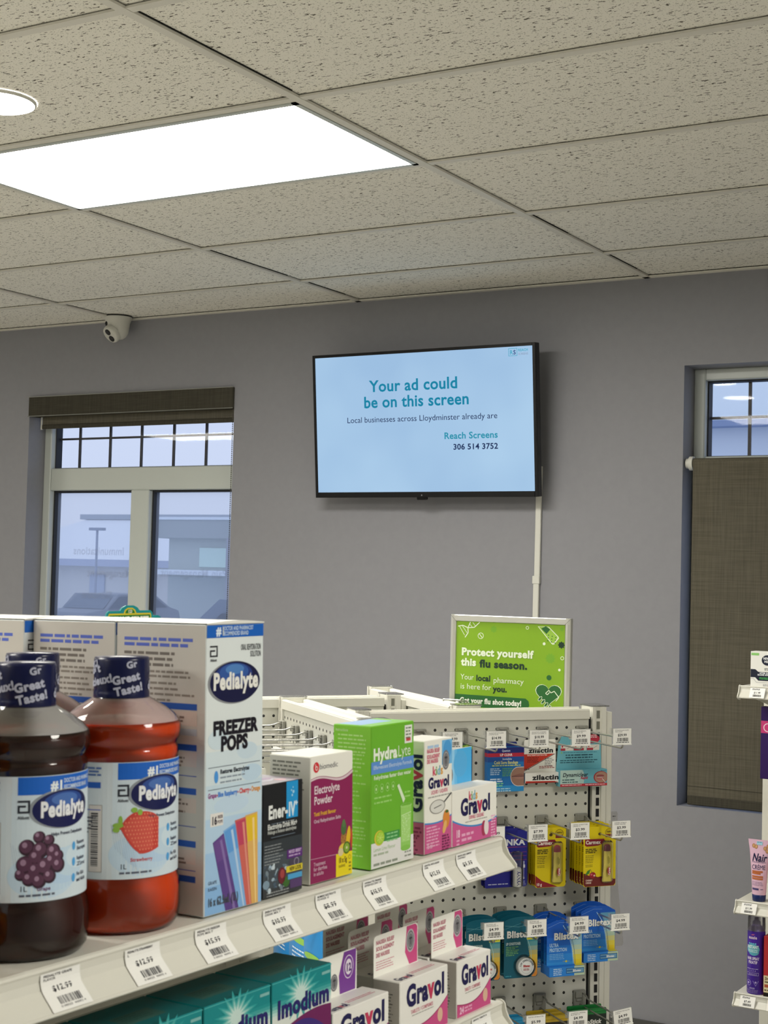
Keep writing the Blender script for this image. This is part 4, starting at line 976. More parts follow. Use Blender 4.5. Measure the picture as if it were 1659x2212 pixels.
# ---- lower shelf
def imodium(y, label):
    W, D, H = .0935, .070, .1115
    m = MB(); Fa, L, Tp = carton_faces(m, W, D, H, '12868a', '0f6f74', '0c6a6e')  # top teal painted darker for the shade under the upper shelf
    V = lambda f: H*(1-f)
    for k, c in enumerate(('1f8f90', '3f9f9e', '66b2ae', '90c6c0', 'b4d6d0', 'cfddd8', 'd7ded8')): Fa.rect(.0006, .0006, W-.0006, V(.150+.026*k), c, .6+.06*k)
    for k, c in enumerate(('2f9c9c', '5cb0ac', '92c8c2', 'c4dcd6')):
        n = 32; r0 = .027-.0052*k; P = []
        for i in range(n): a = 2*math.pi*i/n; r = r0*(1.0 if i % 2 else .55); P.append((W*.47+r*math.cos(a)*1.15, V(.165)+r*math.sin(a)*.95))
        Fa.poly(P, c, 1.2+.15*k)
    Fa.txt('Imodium', W*.085, V(.315), .0235, '231f66', w=W*.88, wt=2, l=4)
    n = 20; us = [W*.04+(W*.96-.0006)*i/n for i in range(n+1)]
    Fa.strip(us, [.0008]*(n+1), [V(.50)+.0185*math.sin(min(1, (u/W)*1.02)*2.0)**.8 for u in us], '6c1f58', 2.4)
    us = [W*.02+W*.84*i/n for i in range(n+1)]; Fa.strip(us, [.0008]*(n+1), [V(.60)+.0235*math.sin(min(1, u/(W*.86))*2.75)**.8 for u in us], '3d2a78', 2.8)
    us = [W*.10+W*.6*i/n for i in range(n+1)]; Fa.strip(us, [V(.62)+.014*math.sin(min(1, u/(W*.86))*2.6)**.9 for u in us], [V(.62)+.018*math.sin(min(1, u/(W*.86))*2.6)**.9 for u in us], '55459a', 3)
    Fa.txt('complete', W*.30, V(.520), .0080, 'b9aed4', w=W*.34, wt=1, l=4)
    Fa.rect(W*.83, V(.080), W*.975, V(.055), '7fb6b4', 2); Fa.line([(0, H-.0012), (W, H-.0012)], .0008, '4fb0ae', 2)
    Tp.rect(W*.2, D*.25, W*.72, D*.60, '3d6a62', 1); Tp.lines(W*.24, D*.56, W*.40, 4, .002, .0045, '2c5a54', 2, .3)
    o = m.build('medicine_carton'); o.matrix_world = F(-.0055-D/2, y, Z2)
    tag(o, label, 'box', 'teal medicine boxes on the lower shelf'); return o
imodium(-.3735, 'teal medicine box on the lower shelf, rightmost of the row of teal boxes')
imodium(-.4690, 'teal medicine box on the lower shelf, second from the right in its row')
imodium(-.5645, 'teal medicine box on the lower shelf, third from the right and mostly cut off')
imodium(-.6600, 'teal medicine box on the lower shelf, leftmost of its row and cut off below')
def grav(y, x, W, D, H, z, label, purple=False, count='24', flapw=None, fh=.030, flx=0):
    t = empty('medicine_box', F(x-D/2, y, z)); tag(t, label, 'box', 'pink and white medicine boxes on the lower shelf')
    m = MB(); Fa, L, Tp = carton_faces(m, W, D, H, 'e9e8e2', 'd6d2cc', 'e8e7e2')
    n = 22; us = [.0005+(W-.001)*i/n for i in range(n+1)]; cv = lambda u: H*(.24-.10*math.sin(u/W*2.6)+.30*(u/W)**2.6)
    pc = '7b3f92' if purple else 'c84f86'
    Fa.strip(us, [.0005]*(n+1), [cv(u) for u in us], pc, 1); Fa.strip(us, [cv(u) for u in us], [cv(u)+.0012 for u in us], '9c2f62', 1.3)
    gravol_word(Fa, W*.13, H*.570, H*.47, W*.80)
    Fa.txt('TABLETS / COMPRIMES', W*.22, H*.430, H*.085, 'd4909c', w=W*.46, wt=1); Fa.lines(W*.24, H*.405, W*.46, 1, .0011, .002, 'b0b0aa', 2, .02)
    Fa.txt(count, W*.08, H*.07, H*.16, 'ecc0d8', w=W*.12, wt=2); Fa.lines(W*.22, H*.16, W*.22, 2, .0020, .0035, 'e2a0c0', 2, .1); Fa.ell(W*.83, H*.22, .0052, .0075, 'd9b39a', 2)
    L.lines(D*.25, H*.80, D*.5, 12, .0011, .0034, '6c6a66', 1, .2)
    gravol_word(Tp, W*.06, D*.12, .0135, W*.30, 2); Tp.lines(W*.40, D*.42, W*.52, 2, .0012, .0032, 'cf6a86', 2, .1)
    m.build('carton', t)
    fw = flapw or W
    m = MB(); xx = -D/2+.0006; y0 = -W/2+flx; r = .004
    m.extrude([(y0, H-.0005), (y0+fw, H-.0005), (y0+fw, H+fh-r), (y0+fw-r*.3, H+fh-r*.3), (y0+fw-r, H+fh), (y0+r, H+fh), (y0+r*.3, H+fh-r*.3), (y0, H+fh-r)], 'X', xx-.0007, xx, M_card)
    A = Art(m, (xx, y0, H), (0, 1, 0), (0, 0, 1))
    q = fh
    if purple:
        A.poly([(fw*.66, .0008), (fw*.97, .0008), (fw*.985, q-.001), (fw*.74, q-.001), (fw*.64, q*.45)], '7a3f98', 1.2)
        A.ell(fw*.83, q*.60, .0088, .0120, 'e4dce8', 2); A.ell(fw*.83, q*.60, .0080, .0110, '7a3f98', 2.2); A.ell(fw*.83, q*.60, .0058, .0080, 'e4dce8', 2.4); A.txt('12', fw*.83, q*.60-.0042, .0110, '5a2f78', w=.0095, al='c', wt=2, l=3.5)
        seal(A, fw*.545, q*.34, .0062, 1.4)
    else:
        A.poly([(fw*.80, .0008), (fw*.985, .0010), (fw*.985, q-.004), (fw*.94, q-.0008), (fw*.74, q-.0008), (fw*.70, q*.35)], 'cf4f88', 1.2); A.ell(fw*.825, q*.60, .0085, .0125, 'b9b6bc', 1.8); seal(A, fw*.825, q*.60, .0072, 1.5)
    for i, s_ in enumerate(('NAUSEA RELIEF', 'SOULAGEMENT', 'DES NAUSEES')): A.txt(s_, fw*.05, q*(.78-.155*i), q*.135, 'c98793' if not purple else 'b58a9c', w=fw*(.40, .40, .30)[i], wt=2, l=2)
    A.lines(fw*.05, q*.36, fw*.42, 4, .0010, .0026, 'd9a2ac', 2, .3)
    m.build('hang_flap', t)
    return t
g12 = grav(-.2756, -.005, .0985, .034, .0612, Z2, 'white medicine box whose back flap shows a purple panel numbered 12', True, '12', flapw=.088, fh=.0430)
gB = grav(-.1580, -.005, .0952, .034, .0650, Z2, 'pink and white medicine box between the purple flapped one and the last one', False, '30', flapw=.0860, fh=.0430)
gC = grav(-.0540, -.005, .0745, .034, .0625, Z2, 'pink and white medicine box at the right end of the lower shelf', False, '24', flapw=.0670, fh=.0430)
for i in (1, 2):
    clone(gB, F(-.005-.034/2-.0345*i, -.1580+.002*i, Z2), ('pink flapped medicine box second deep behind the middle one', 'pink flapped medicine box third deep behind the middle one')[i-1], 'pink and white medicine boxes on the lower shelf')
    clone(gC, F(-.005-.034/2-.036*i, -.0540-.003*i, Z2), ('pink flapped medicine box second deep at the right end of the lower shelf', 'pink flapped medicine box third deep at the right end of the lower shelf')[i-1], 'pink and white medicine boxes on the lower shelf')
# header card standing behind the boxes: teal street-sign shape with green and yellow plaque
t = empty('display_header_card', F(-.345, -.2580, .0)); tag(t, 'teal card with yellow edged green street sign plaque peeking over the front boxes', 'sign')
m = MB(); W = .1036
out = [(-.0518, 0), (.0518, 0), (.0518, .2535), (.047, .2555), (.0385, .2555), (.0375, .2590), (.034, .2615), (.016, .2615), (.0125, .2650), (.006, .2675), (-.006, .2675), (-.0125, .2650), (-.016, .2615), (-.034, .2615), (-.0375, .2590), (-.0385, .2555), (-.047, .2555), (-.0518, .2535)]
m.extrude(out, 'X', -.002, 0, ink('1f9297'))
A = Art(m, (0, 0, 0), (0, 1, 0), (0, 0, 1))
A.poly([(-.0355, .20), (.0355, .20), (.0355, .2560), (.034, .2585), (.0105, .2585), (.0085, .2625), (.004, .2648), (-.004, .2648), (-.0085, .2625), (-.0105, .2585), (-.034, .2585), (-.0355, .2560)], 'dcc93a', 1)
A.poly([(-.0335, .20), (.0335, .20), (.0335, .2565), (-.0335, .2565)], '2e7d32', 2)
A.poly([(-.0080, .2585), (.0080, .2585), (.0068, .2612), (.0035, .2632), (-.0035, .2632), (-.0068, .2612)], '2e7d32', 2)
A.txt('123', 0, .2590, .0050, 'e8e6d8', w=.0070, al='c', wt=2, l=3); A.txt('SESAME STREET', 0, .2455, .0130, 'eeece0', w=.062, al='c', wt=2, l=3)
m.build('card', t)

# ================================================================== PINWHEEL PEGBOARD DISPLAY
MG = lean(.010)
G0 = Vector((-1.6162, 3.015, 1.2919))
GG = MG @ T(G0) @ RZ(-39.38)
def G(x, y, z, r=0): return GG @ T((x, y, z)) @ RZ(r)
ZT = .0427
pin = empty('pegboard_display', GG.copy()); tag(pin, 'white four armed pegboard display rack standing in front of the back wall', 'display rack')
M_pegA = pegmat('pegboard_front', 'Y', -.2175, ZT)
M_pegB = ink('d8d8cc', .5, 1.05)
def arm(mat):
    Ln, Th, Z0 = .64, .06, -1.3346
    def put(m, n, par=pin):
        o = m.build(n, par); o.matrix_local = mat; return o
    m = MB(); m.box(-.008, -.004, .034, .5795, Z0+.12, -.018, M_pegA); m.box(-Th+.004, -Th+.008, .034, .5795, Z0+.12, -.018, M_pegB); put(m, 'peg_panel')
    m = MB()
    for x0, x1 in ((-.009, .0025), (-Th-.0025, -Th+.009)):
        m.box(x0, x1, .034, .5795, -.0235, -.0015, M_white, .001); m.box(min(x0, x1)+.002, max(x0, x1)-.002, .034, .5795, -.0015, .0, M_white)
    m.box(-Th+.007, -.007, .034, .5795, -.012, -.009, M_white)
    put(m, 'top_rail')
    m = MB(); m.box(-Th-.003, .003, .034, .5795, Z0, Z0+.12, M_white, .002); put(m, 'base_deck')
    for ya, yb, yo in ((0, .033, None), (.5877, .6232, .640)):
        m = MB(); m.box(-Th+.002, -.002, ya, yb, Z0, .004, M_white, .0015)
        for x, s_ in ((-.002, 1), (-Th+.002, -1)):
            m.box(x-.002, x+.003*s_, ya, ya+.0075, Z0, .0035, M_white); m.box(x-.002, x+.003*s_, yb-.012, yb, Z0, .0035, M_white)
            k = 0; z = -.0045
            while z > Z0+.05:
                yc = (ya+yb)/2-.002; m.box(x-.0005, x+.0004*s_, yc-.0042, yc+.0042, z-.0185, z, M_dark if k > 1 else ink('77776c')); z -= .0254; k += 1
        if yo: m.box(-Th+.004, -.001, yb+.0012, yo, Z0, -.008, M_white, .0015); m.box(-Th+.01, -.01, yb, yb+.002, Z0, -.02, M_dark)
        if not yo: m.box(-Th+.01, -.01, yb, .035, Z0, -.02, M_dark)
        else: m.box(-Th+.01, -.01, .579, ya+.001, Z0, -.02, M_dark)
        put(m, 'upright_post')
    m = MB(); m.box(-Th-.001, .001, .5840, .632, .0045, .0075, M_clear, .001); put(m, 'clear_cap')
    m = MB(); m.box(-Th-.001, .001, .0, .038, .0045, .0075, M_clear, .001); put(m, 'clear_cap')
arm(T((0, -.2175, ZT)))
arm(T((-.40, -.2775, ZT)) @ RZ(-90))
arm(T((-.40, -.583, ZT)))
arm(T((-.70, .057, ZT)) @ RZ(-90))

def hook(mat, price, name, label, Ln=.19, tall=True, lower=True, tagrot=0, group='price tagged peg hooks on the pegboard display'):
    t = empty('peg_hook', mat); tag(t, label, 'hook', group)
    m = MB()
    if tall:
        m.box(-.003, .0045, -.0150, .0150, -.0335, .0045, M_grey, .0015); m.box(.004, .0085, -.0125, .0050, -.012, .0035, M_grey, .001); m.box(.004, .0075, -.0100, .0035, -.020, -.014, M_grey, .001)
    else:
        m.box(-.003, .003, -.0145, .0145, -.004, .0035, M_grey, .001); m.box(-.003, .004, .0085, .0150, -.030, .0035, M_grey, .001); m.box(.0, .012, -.009, .006, -.001, .0025, M_grey, .001)
    m.build('bracket', t)
    m = MB(); m.tube([(.002, .004, -.003), (.014, .006, -.001), (.024, .006, -.0045), (.034, .003, -.0070), (.06, .001, -.0065), (Ln, 0, -.004)], .0021, M_wire, 8)
    m.build('label_arm', t)
    if lower:
        m = MB(); m.tube([(.002, 0, -.0275), (.03, 0, -.028), (Ln-.002, 0, -.0265), (Ln+.003, 0, -.0240), (Ln+.0055, 0, -.0205)], .0021, M_wire, 8); m.build('product_arm', t)
    h = empty('label_holder'); h.parent = t; h.matrix_local = T((Ln, 0, 0)) @ Matrix.Rotation(math.radians(tagrot), 4, 'X')
    m = MB(); m.box(.0, .0012, -.0255, .0235, -.0180, .0178, M_clear); m.box(-.001, .003, -.0235, .0240, -.0200, -.0172, ink('f2f2ee', .3), .0008); m.box(-.004, .002, -.0285, -.0235, .004, .0175, M_clear); m.build('holder', h)
    m = MB(); m.box(.0014, .0018, -.0225, .0225, -.0172, .0163, ink('f4f4f0')); A = Art(m, (.0019, -.0225, -.0172), (0, 1, 0), (0, 0, 1)); price_art(A, .045, .0335, price, name); m.build('price_label', h)
    return t
HY = [.3424-.1016*k for k in range(5)]
ordn = ['right-hand', 'second from right', 'third from right', 'fourth from right', 'fifth from right']
rown = ['top row', 'second row', 'third row', 'fourth row']
TAGS = [[('$29.99', 'DYNAMICLEAR RAPID|FOR COLDS'), ('$9.99', 'ZILACTIN BENZYL|ALCOHOL GEL'), ('$18.99', 'QUANTUM LIP BANDS|BANDS CLR SORE 12'), ('$14.99', 'QUANTUM LIP CLEAR|LYSINE PLUS'), ('$29.99', 'FLORA COLD SORE|TREATMENT 5ML')],
        [('$3.99', 'CARMEX LIP BALM|CHERRY BLISTER'), ('$3.99', 'CARMEX LIP BALM TUBE|CARDED 10'), ('$7.99', 'KANKA PROFESSIONAL|STRENGTH'), ('$8.99', 'ORAJEL|GEL')],
        [('$4.99', 'BLISTEX ULTRA|PROTECTION SPF 3'), ('$4.99', 'BLISTEX ULTRA|PROTECTION SPF 3'), ('$4.99', 'BLISTEX LIP|CONDITIONER 7G'), ('$4.99', 'BLISTEX LIP|CONDITIONER 7G')],
        [('$4.99', 'CHAPSTICK MINT BLISTER|2 PACK'), ('$4.99', 'CHAPSTICK ORIGINAL|BLISTER 2 X'), ('$5.99', 'BLISTEX LIP BALM TIN')]]
for r in range(4):
    for k, (p, n_) in enumerate(TAGS[r]):
        hook(G(0, HY[k], -.2032*r), p, n_, 'peg hook in the %s, %s, its tag reading %s' % (rown[r], ordn[k], p.strip('$')), tall=(r > 0), tagrot=(7 if (r, k) == (3, 0) else 0), Ln=(.205 if (r, k) == (3, 0) else .19))
# hooks on the left facing panel
for i, x in enumerate((-.3596, -.2500, -.1440, -.0400, .060, .16)):
    hook(G(x, -.2775-.0005, -.012, -90), '$9.99', 'SNACK POUCH', 'long chrome peg hook on the left facing panel, number %s from its far end' % ('one', 'two', 'three', 'four', 'five', 'six')[i], Ln=.27, tall=True, group='peg hooks on the left facing panel')
for i, x in enumerate((-.36, -.24, .0, .17)):
    hook(G(x, -.2775-.0005, -.36, -90), '$4.99', 'SNACK POUCH', 'lower peg hook on the left facing panel, the %s of four from its far end' % ('first', 'second', 'third', 'fourth')[i], Ln=.20, tall=True, group='peg hooks on the left facing panel')

# ---- blister cards and boxes on the hooks (built centred on the hook, top edge at z=0, front at x=0)
def rcard(m, w, h, mat, th=.0008, r=.004, x=0, crown=0):
    """card with rounded corners, crown > 0 bulges the top edge"""
    P = []
    for cx_, cz, a0 in ((w/2-r, -h+r, -90), (w/2-r, -r, 0), (-w/2+r, -r, 90), (-w/2+r, -h+r, 180)):
        for i in range(5): a = math.radians(a0+90*i/4); P.append((cx_+r*math.cos(a), cz+r*math.sin(a)))
        if a0 == 0 and crown:
            for i in range(1, 9): u = (w/2-r)*(1-i/4.5); P.append((u, crown*(1-(u/(w/2))**2)))
    m.extrude(P, 'X', x-th, x, mat)
    return P
def eurohole(A, w, z=-.008): A.ell(0, z, .0032, .0026, '2a2a26', 4, 12)
def lipclear():
    t = empty('medicine_box', G(.022, HY[2], -.0335)); tag(t, 'blue lip bandage box with red stripe and lips picture in the top row', 'box')
    W, D, H = .0905, .018, .1005
    m = MB(); m.box(-D, 0, -W/2, W/2, -.0055-H, -.0055, ink('1a6fb8'), .0006)
    A = Art(m, (0, -W/2, -.0055-H), (0, 1, 0), (0, 0, 1)); L = Art(m, (-D, -W/2, -.0055-H), (1, 0, 0), (0, 0, 1))
    V = lambda f: H*(1-f)
    for Q, w_ in ((A, W), (L, D)):
        Q.rect(.0003, V(.13), w_-.0003, H-.0003, '1b2470', 1); Q.rect(.0003, V(.215), w_-.0003, V(.13), 'b3243c', 1); Q.rect(.0003, V(.33), w_-.0003, V(.215), '1c4f9c', 1); Q.rect(.0003, .0003, w_-.0003, V(.86), '2b8fd0', 1)
    A.txt('Quantum', W*.5, V(.10), .0070, 'cdd6ee', w=W*.23, al='c', wt=1); A.txt('LIP CLEAR', W*.5, V(.195), .0072, 'eadcdc', w=W*.34, al='c', wt=2)
    A.txt('Invisible', W*.53, V(.285), .0065, 'c8d8ec', w=W*.26, al='c', wt=1); A.txt('Cold Sore Bandage', W*.5, V(.375), .0100, 'dfe08a', w=W*.66, al='c', wt=1); A.lines(W*.12, V(.40), W*.78, 1, .0022, .003, 'c9d67c', 2, .02)
    A.lines(W*.07, V(.47), W*.32, 4, .0020, .0042, 'b4d2ea', 2, .2); A.lines(W*.40, V(.47), W*.30, 5, .0020, .0040, '5fa86a', 2, .2); A.lines(W*.07, V(.70), W*.34, 2, .0028, .0048, 'cfe2f2', 2, .2); A.lines(W*.10, V(.80), W*.34, 2, .0026, .0050, '7ccf9a', 2, .2); A.lines(W*.15, V(.92), W*.5, 2, .0022, .0050, 'b8def0', 2, .2)
    n = 20; P = [(W*.84+.0195*math.cos(a), V(.665)+.0220*math.sin(a)) for a in [math.pi*(.5)+math.pi*i/n*1.0 for i in range(n+1)]]+[(W-.0003, V(.665)-.0220), (W-.0003, V(.665)+.0220)]
    A.poly(P, 'd6cfc9', 2); A.poly([(W*.84+(a-W*.84)*.93 if a < W*.9 else a, V(.665)+(b-V(.665))*.93) for a, b in P], '9a7566', 2.4)
    A.poly([(W*.655, V(.655)), (W*.76, V(.625)), (W*.88, V(.60)), (W-.0004, V(.61)), (W-.0004, V(.655))], '8a5f56', 2.8); A.poly([(W*.66, V(.665)), (W-.0004, V(.665)), (W-.0004, V(.72)), (W*.86, V(.73)), (W*.74, V(.70))], 'a47a6e', 2.8); A.rect(W*.66, V(.668), W-.0004, V(.655), '4f2e30', 3)
    m.build('carton', t)
    m = MB(); m.extrude([(-W/2+.002, -.006), (W/2-.008, -.006), (W/2-.012, .0045), (-W/2+.006, .0045)], 'X', -D, -D+.0008, ink('1f2c78')); m.build('hang_flap', t)
lipclear()
def zil():
    t = empty('medicine_box', G(.022, HY[1]-.0065, -.0262)); tag(t, 'white hanging box with big red triangle between the blue and turquoise boxes', 'box')
    W, D = .0930, .017
    m = MB(); m.box(-D, 0, -W/2, W/2, -.0965, -.0730, ink('ecebe6'), .0006)
    A = Art(m, (0, -W/2, -.0965), (0, 1, 0), (0, 0, 1)); A.poly([(.002, .0003), (W*.90, .0003), (W*.80, .0038), (.001, .0052)], 'c43224', 1); A.rect(.0003, .0003, W*.88, .0022, 'c43224', 1); A.txt('zilactin', W*.20, .0078, .0150, '1c1c20', w=W*.72, wt=2)
    m.build('carton', t)
    m = MB(); w = W-.013; x = -D+.0010
    m.extrude([(-W/2+.0005, -.0730), (w/2-.001, -.0730), (w/2-.003, -.001), (w/2-.006, .001), (-W/2+.007, .001), (-W/2+.004, -.001)], 'X', x-.0008, x, M_card)
    A = Art(m, (x, 0, 0), (0, 1, 0), (0, 0, 1))
    A.poly([(-W/2+.0012, -.0710), (-W/2+.0032, -.0320), (w/2-.006, -.0320)], 'd03c28', 1.2); A.poly([(-W/2+.0012, -.0730), (-W/2+.0012, -.0715), (w/2-.006, -.0325), (w/2-.003, -.0325)], '2c2a2a', 1)
    A.txt('zilactin', -W/2+.016, -.0290, .0150, '1c1c20', w=.0625, wt=2, l=2); A.txt('Early Relief Cold Sore Gel', -W/2+.012, -.0360, .0045, 'f0d4cc', w=.050, wt=2, l=2)
    A.lines(-W/2+.012, -.0390, .034, 4, .0018, .0034, '7c241a', 2, .3); A.lines(w/2-.030, -.0420, .026, 5, .0014, .0042, '55555a', 2, .4); A.lines(-.004, -.0600, .040, 2, .0016, .0034, '9a3a3a', 2, .2); A.lines(-W/2+.003, -.0655, .016, 1, .0016, .0034, '3a3a3a', 2, .1)
    m.build('hang_flap', t)
zil()
def dyn():
    t = empty('medicine_box', G(.030, HY[0]-.0095, -.0262)); tag(t, 'turquoise hanging box with red bands and lips picture at right end of the top row', 'box')
    W, D = .1215, .022
    m = MB(); m.box(-D, 0, -W/2, W/2, -.1060, -.0680, ink('62aabc'), .0006)
    H = .038; A = Art(m, (0, -W/2, -.1060), (0, 1, 0), (0, 0, 1))
    A.poly([(.0003, .0003), (W*.50, .0003), (W*.50, H*.5), (W*.47, H-.0003), (.0003, H-.0003)], 'b3cfc9', 1); A.ell(W*.455, H*.52, .0070, H*.46, 'a9c9c6', 1.2); A.rect(.0003, .0003, W-.0003, .0062, 'b82a3a', 2)
    A.txt('Dynamiclear', W*.05, H*.60, .0125, '23333c', w=W*.53, wt=1, l=3, it=.22); A.txt('Rapid', W*.43, H*.44, .0085, 'a83a52', w=W*.15, wt=2, l=3, it=.22)
    A.lines(W*.045, H*.44, W*.26, 1, .0022, .004, '3a5a60', 3, .02); A.lines(W*.045, H*.30, W*.34, 1, .0022, .004, '3a5a60', 3, .02); A.lines(W*.86, H*.93, W*.12, 1, .0012, .004, '3f6a86', 3, .02); A.lines(W*.04, .0044, W*.42, 1, .0016, .004, 'f0c8cc', 3, .02); A.lines(W*.53, .0044, W*.43, 1, .0016, .004, 'f0c8cc', 3, .02)
    cu, cv = W*.865, H*.52; P = [(min(W-.0004, cu+.0190*math.cos(a)), cv+.0140*math.sin(a)) for a in [2*math.pi*i/26 for i in range(26)]]
    A.poly(P, '9a2c34', 2.4); A.poly([(min(W-.0006, cu+(a-cu)*.88+.0008), cv+(b-cv)*.90) for a, b in P], 'a8826f', 2.8); A.ell(cu-.002, cv+.0030, .0105, .0030, '8e4a4c', 3.2); A.ell(cu-.002, cv-.0030, .0100, .0040, 'b46a66', 3.2); A.ell(cu-.002, cv-.0002, .0085, .0010, 'c9b4ac', 3.6); A.line([(cu+.003, cv-.003), (cu+.012, cv-.0125)], .0012, 'e2e2de', 4)
    m.build('carton', t)
    m = MB(); x = -D+.001; w0, w1 = W-.004, W-.012
    m.extrude([(-W/2, -.0685), (-W/2+w0, -.0685), (-W/2+w0-.003, -.004), (-W/2+w0-.012, .000), (.030, .0080), (.016, .0080), (.012, .000), (-.028, .000), (-.031, .0070), (-.048, .0070), (-.052, -.004), (-W/2+.006, -.006)], 'X', x-.0008, x, ink('6cb3c2'))
    A = Art(m, (x, -W/2, -.068), (0, 1, 0), (0, 0, 1))
    for k in range(3):
        u = .011+.0340*k; A.rect(u, .0420, u+.0325, .0550, 'ddd8cf', 2); A.rect(u, .0420, u+(.012, .026, .016)[k], .0475, 'a83240', 2.4); A.ell(u+.0045, .0515, .0022, .0022, 'b03040', 2.8, 12); A.line([(u+.016, .046), (u+.027, .052)], .0010, 'a08c80', 2.6)
    A.lines(.018, .0385, .088, 1, .0016, .003, '3d7e92', 2, .02); A.lines(.024, .0330, .072, 2, .0028, .0058, '27596a', 2, .06); A.lines(.010, .0205, .100, 2, .0020, .0048, '27596a', 2, .12); A.ell(.0135, .0375, .0018, .0018, '8fc06a', 3, 8)
    A.ell(W*.77, .0680, .0185, .0105, 'b02a3e', 3, 22); A.lines(W*.69, .0760, .022, 2, .0018, .0034, 'eac4c8', 4, .05)
    m.build('hang_flap', t)
dyn()
def leafbox(k, x, top, c1, c2, label, w=.046, dy=0):
    m = MB(); m.box(-.016, 0, -w/2, w/2, -.10, 0, ink(c1), .001); A = Art(m, (0, -w/2, -.10), (0, 1, 0), (0, 0, 1))
    A.rect(.0004, .088, w-.0004, .0985, c2, 1)
    for q in range(4): A.ell(w*(.15+.24*q), .094-.002*(q % 2), .006, .003, '9cbf52', 2, 10, .5)
    o = m.build('medicine_box'); o.matrix_world = G(x, HY[k]+dy, top); tag(o, label, 'box')
leafbox(3, .012, -.0310, '2a2c5c', '6e9a34', 'purple box with green leafy top, mostly hidden, behind the 14.99 tag')
leafbox(2, .0015, -.0300, '23265a', '6e9a34', 'dark purple box with green leaves, hung behind the blue lip bandage box')
leafbox(4, .050, -.052, 'b23a42', 'b23a42', 'red topped box, mostly hidden behind the small bird-side flap box')

def stack(fn, hookk, row, xs_, dz, labels, group):
    first = fn(); 
    for i, x in enumerate(xs_):
        mt = G(x, HY[hookk]+.0006*((i*7) % 3-1), -.2032*row+dz+(.0006*((i*5) % 3)))
        if i == 0: first.matrix_world = mt; first['label'] = labels[0]; first['group'] = group
        else: clone(first, mt, labels[min(i, len(labels)-1)], group)
def posn(base, where, n):
    o = ['frontmost', 'second from the front', 'third from the front', 'fourth from the front', 'fifth from the front', 'sixth from the front']
    return ['%s, %s %s' % (base, o[i], where) for i in range(n)]
def kanka():
    t = empty('blister_card'); tag(t, '', 'blister card'); W, H = .1045, .1270
    m = MB(); rcard(m, W, H, ink('20228c'), x=0, r=.005); m.extrude([(-W/2+.02, .0045), (W/2-.025, .0045), (W/2-.025, -.01), (-W/2+.02, -.01)], 'X', -.0008, 0, ink('20228c'))
    A = Art(m, (0, 0, 0), (0, 1, 0), (0, 0, 1))
    A.txt('KANKA', -.030, -.0330, .0185, 'dfe2ea', w=.0760, wt=2, l=2); A.poly([(.020, -.020), (.0245, -.018), (.0215, -.0255)], 'b03040', 3)
    for v in (-.0385, -.050, -.058, -.067): A.rect(-.004, v, W/2-.002, v+.0008, 'a4406a', 2)
    A.lines(-.02, -.0365, .05, 1, .0016, .002, '8a3a7a', 2, .1); A.lines(-.044, -.1180, .024, 1, .0022, .003, 'c0c4dc', 2, .1); A.lines(-.020, -.1180, .026, 1, .0022, .003, 'c0c4dc', 2, .1)
    A.rect(.0410, -.0850, .0470, -.0780, 'e2e4ec', 2); A.line([(.044, -.078), (.044, -.070)], .003, 'b4b8d4', 2); A.line([(.044, -.0850), (.044, -.108)], .0012, 'b4b8d4', 2); A.ell(.044, -.108, .002, .003, 'b4b8d4', 2); A.lines(.037, -.1140, .012, 4, .0018, .003, '8a8ec0', 2, .1)
    m.build('card', t)
    m = MB(); m.lathe([(0, -.1245), (.0098, -.124), (.0100, -.1225), (.0100, -.0860), (.0085, -.0825), (.0060, -.081), (0, -.081)], ink('e4e4e0'), 24, cap=False, cx=.0105, cy=.0225)
    fn = lambda u, v, l: Vector((.0105+(.01005+l*.0001)*math.cos(u/.01), .0225+(.01005+l*.0001)*math.sin(u/.01), -.122+v))
    B = Art(m, fn=fn, seg=.002); B.txt('KANKA', -.0035, .0335, .0120, '22247c', w=.0320, wt=2, rot=-math.pi/2)
    m.build('vial', t)
    m = MB(); m.box(0, .0205, .0105, .0345, -.1255, -.046, M_blis, .004); m.build('blister', t)
    return t
stack(kanka, 2, 1, (.0310, .0095), -.0225, posn('deep blue card with a white vial', 'on the second row hook', 2), 'deep blue carded vials in the second row')
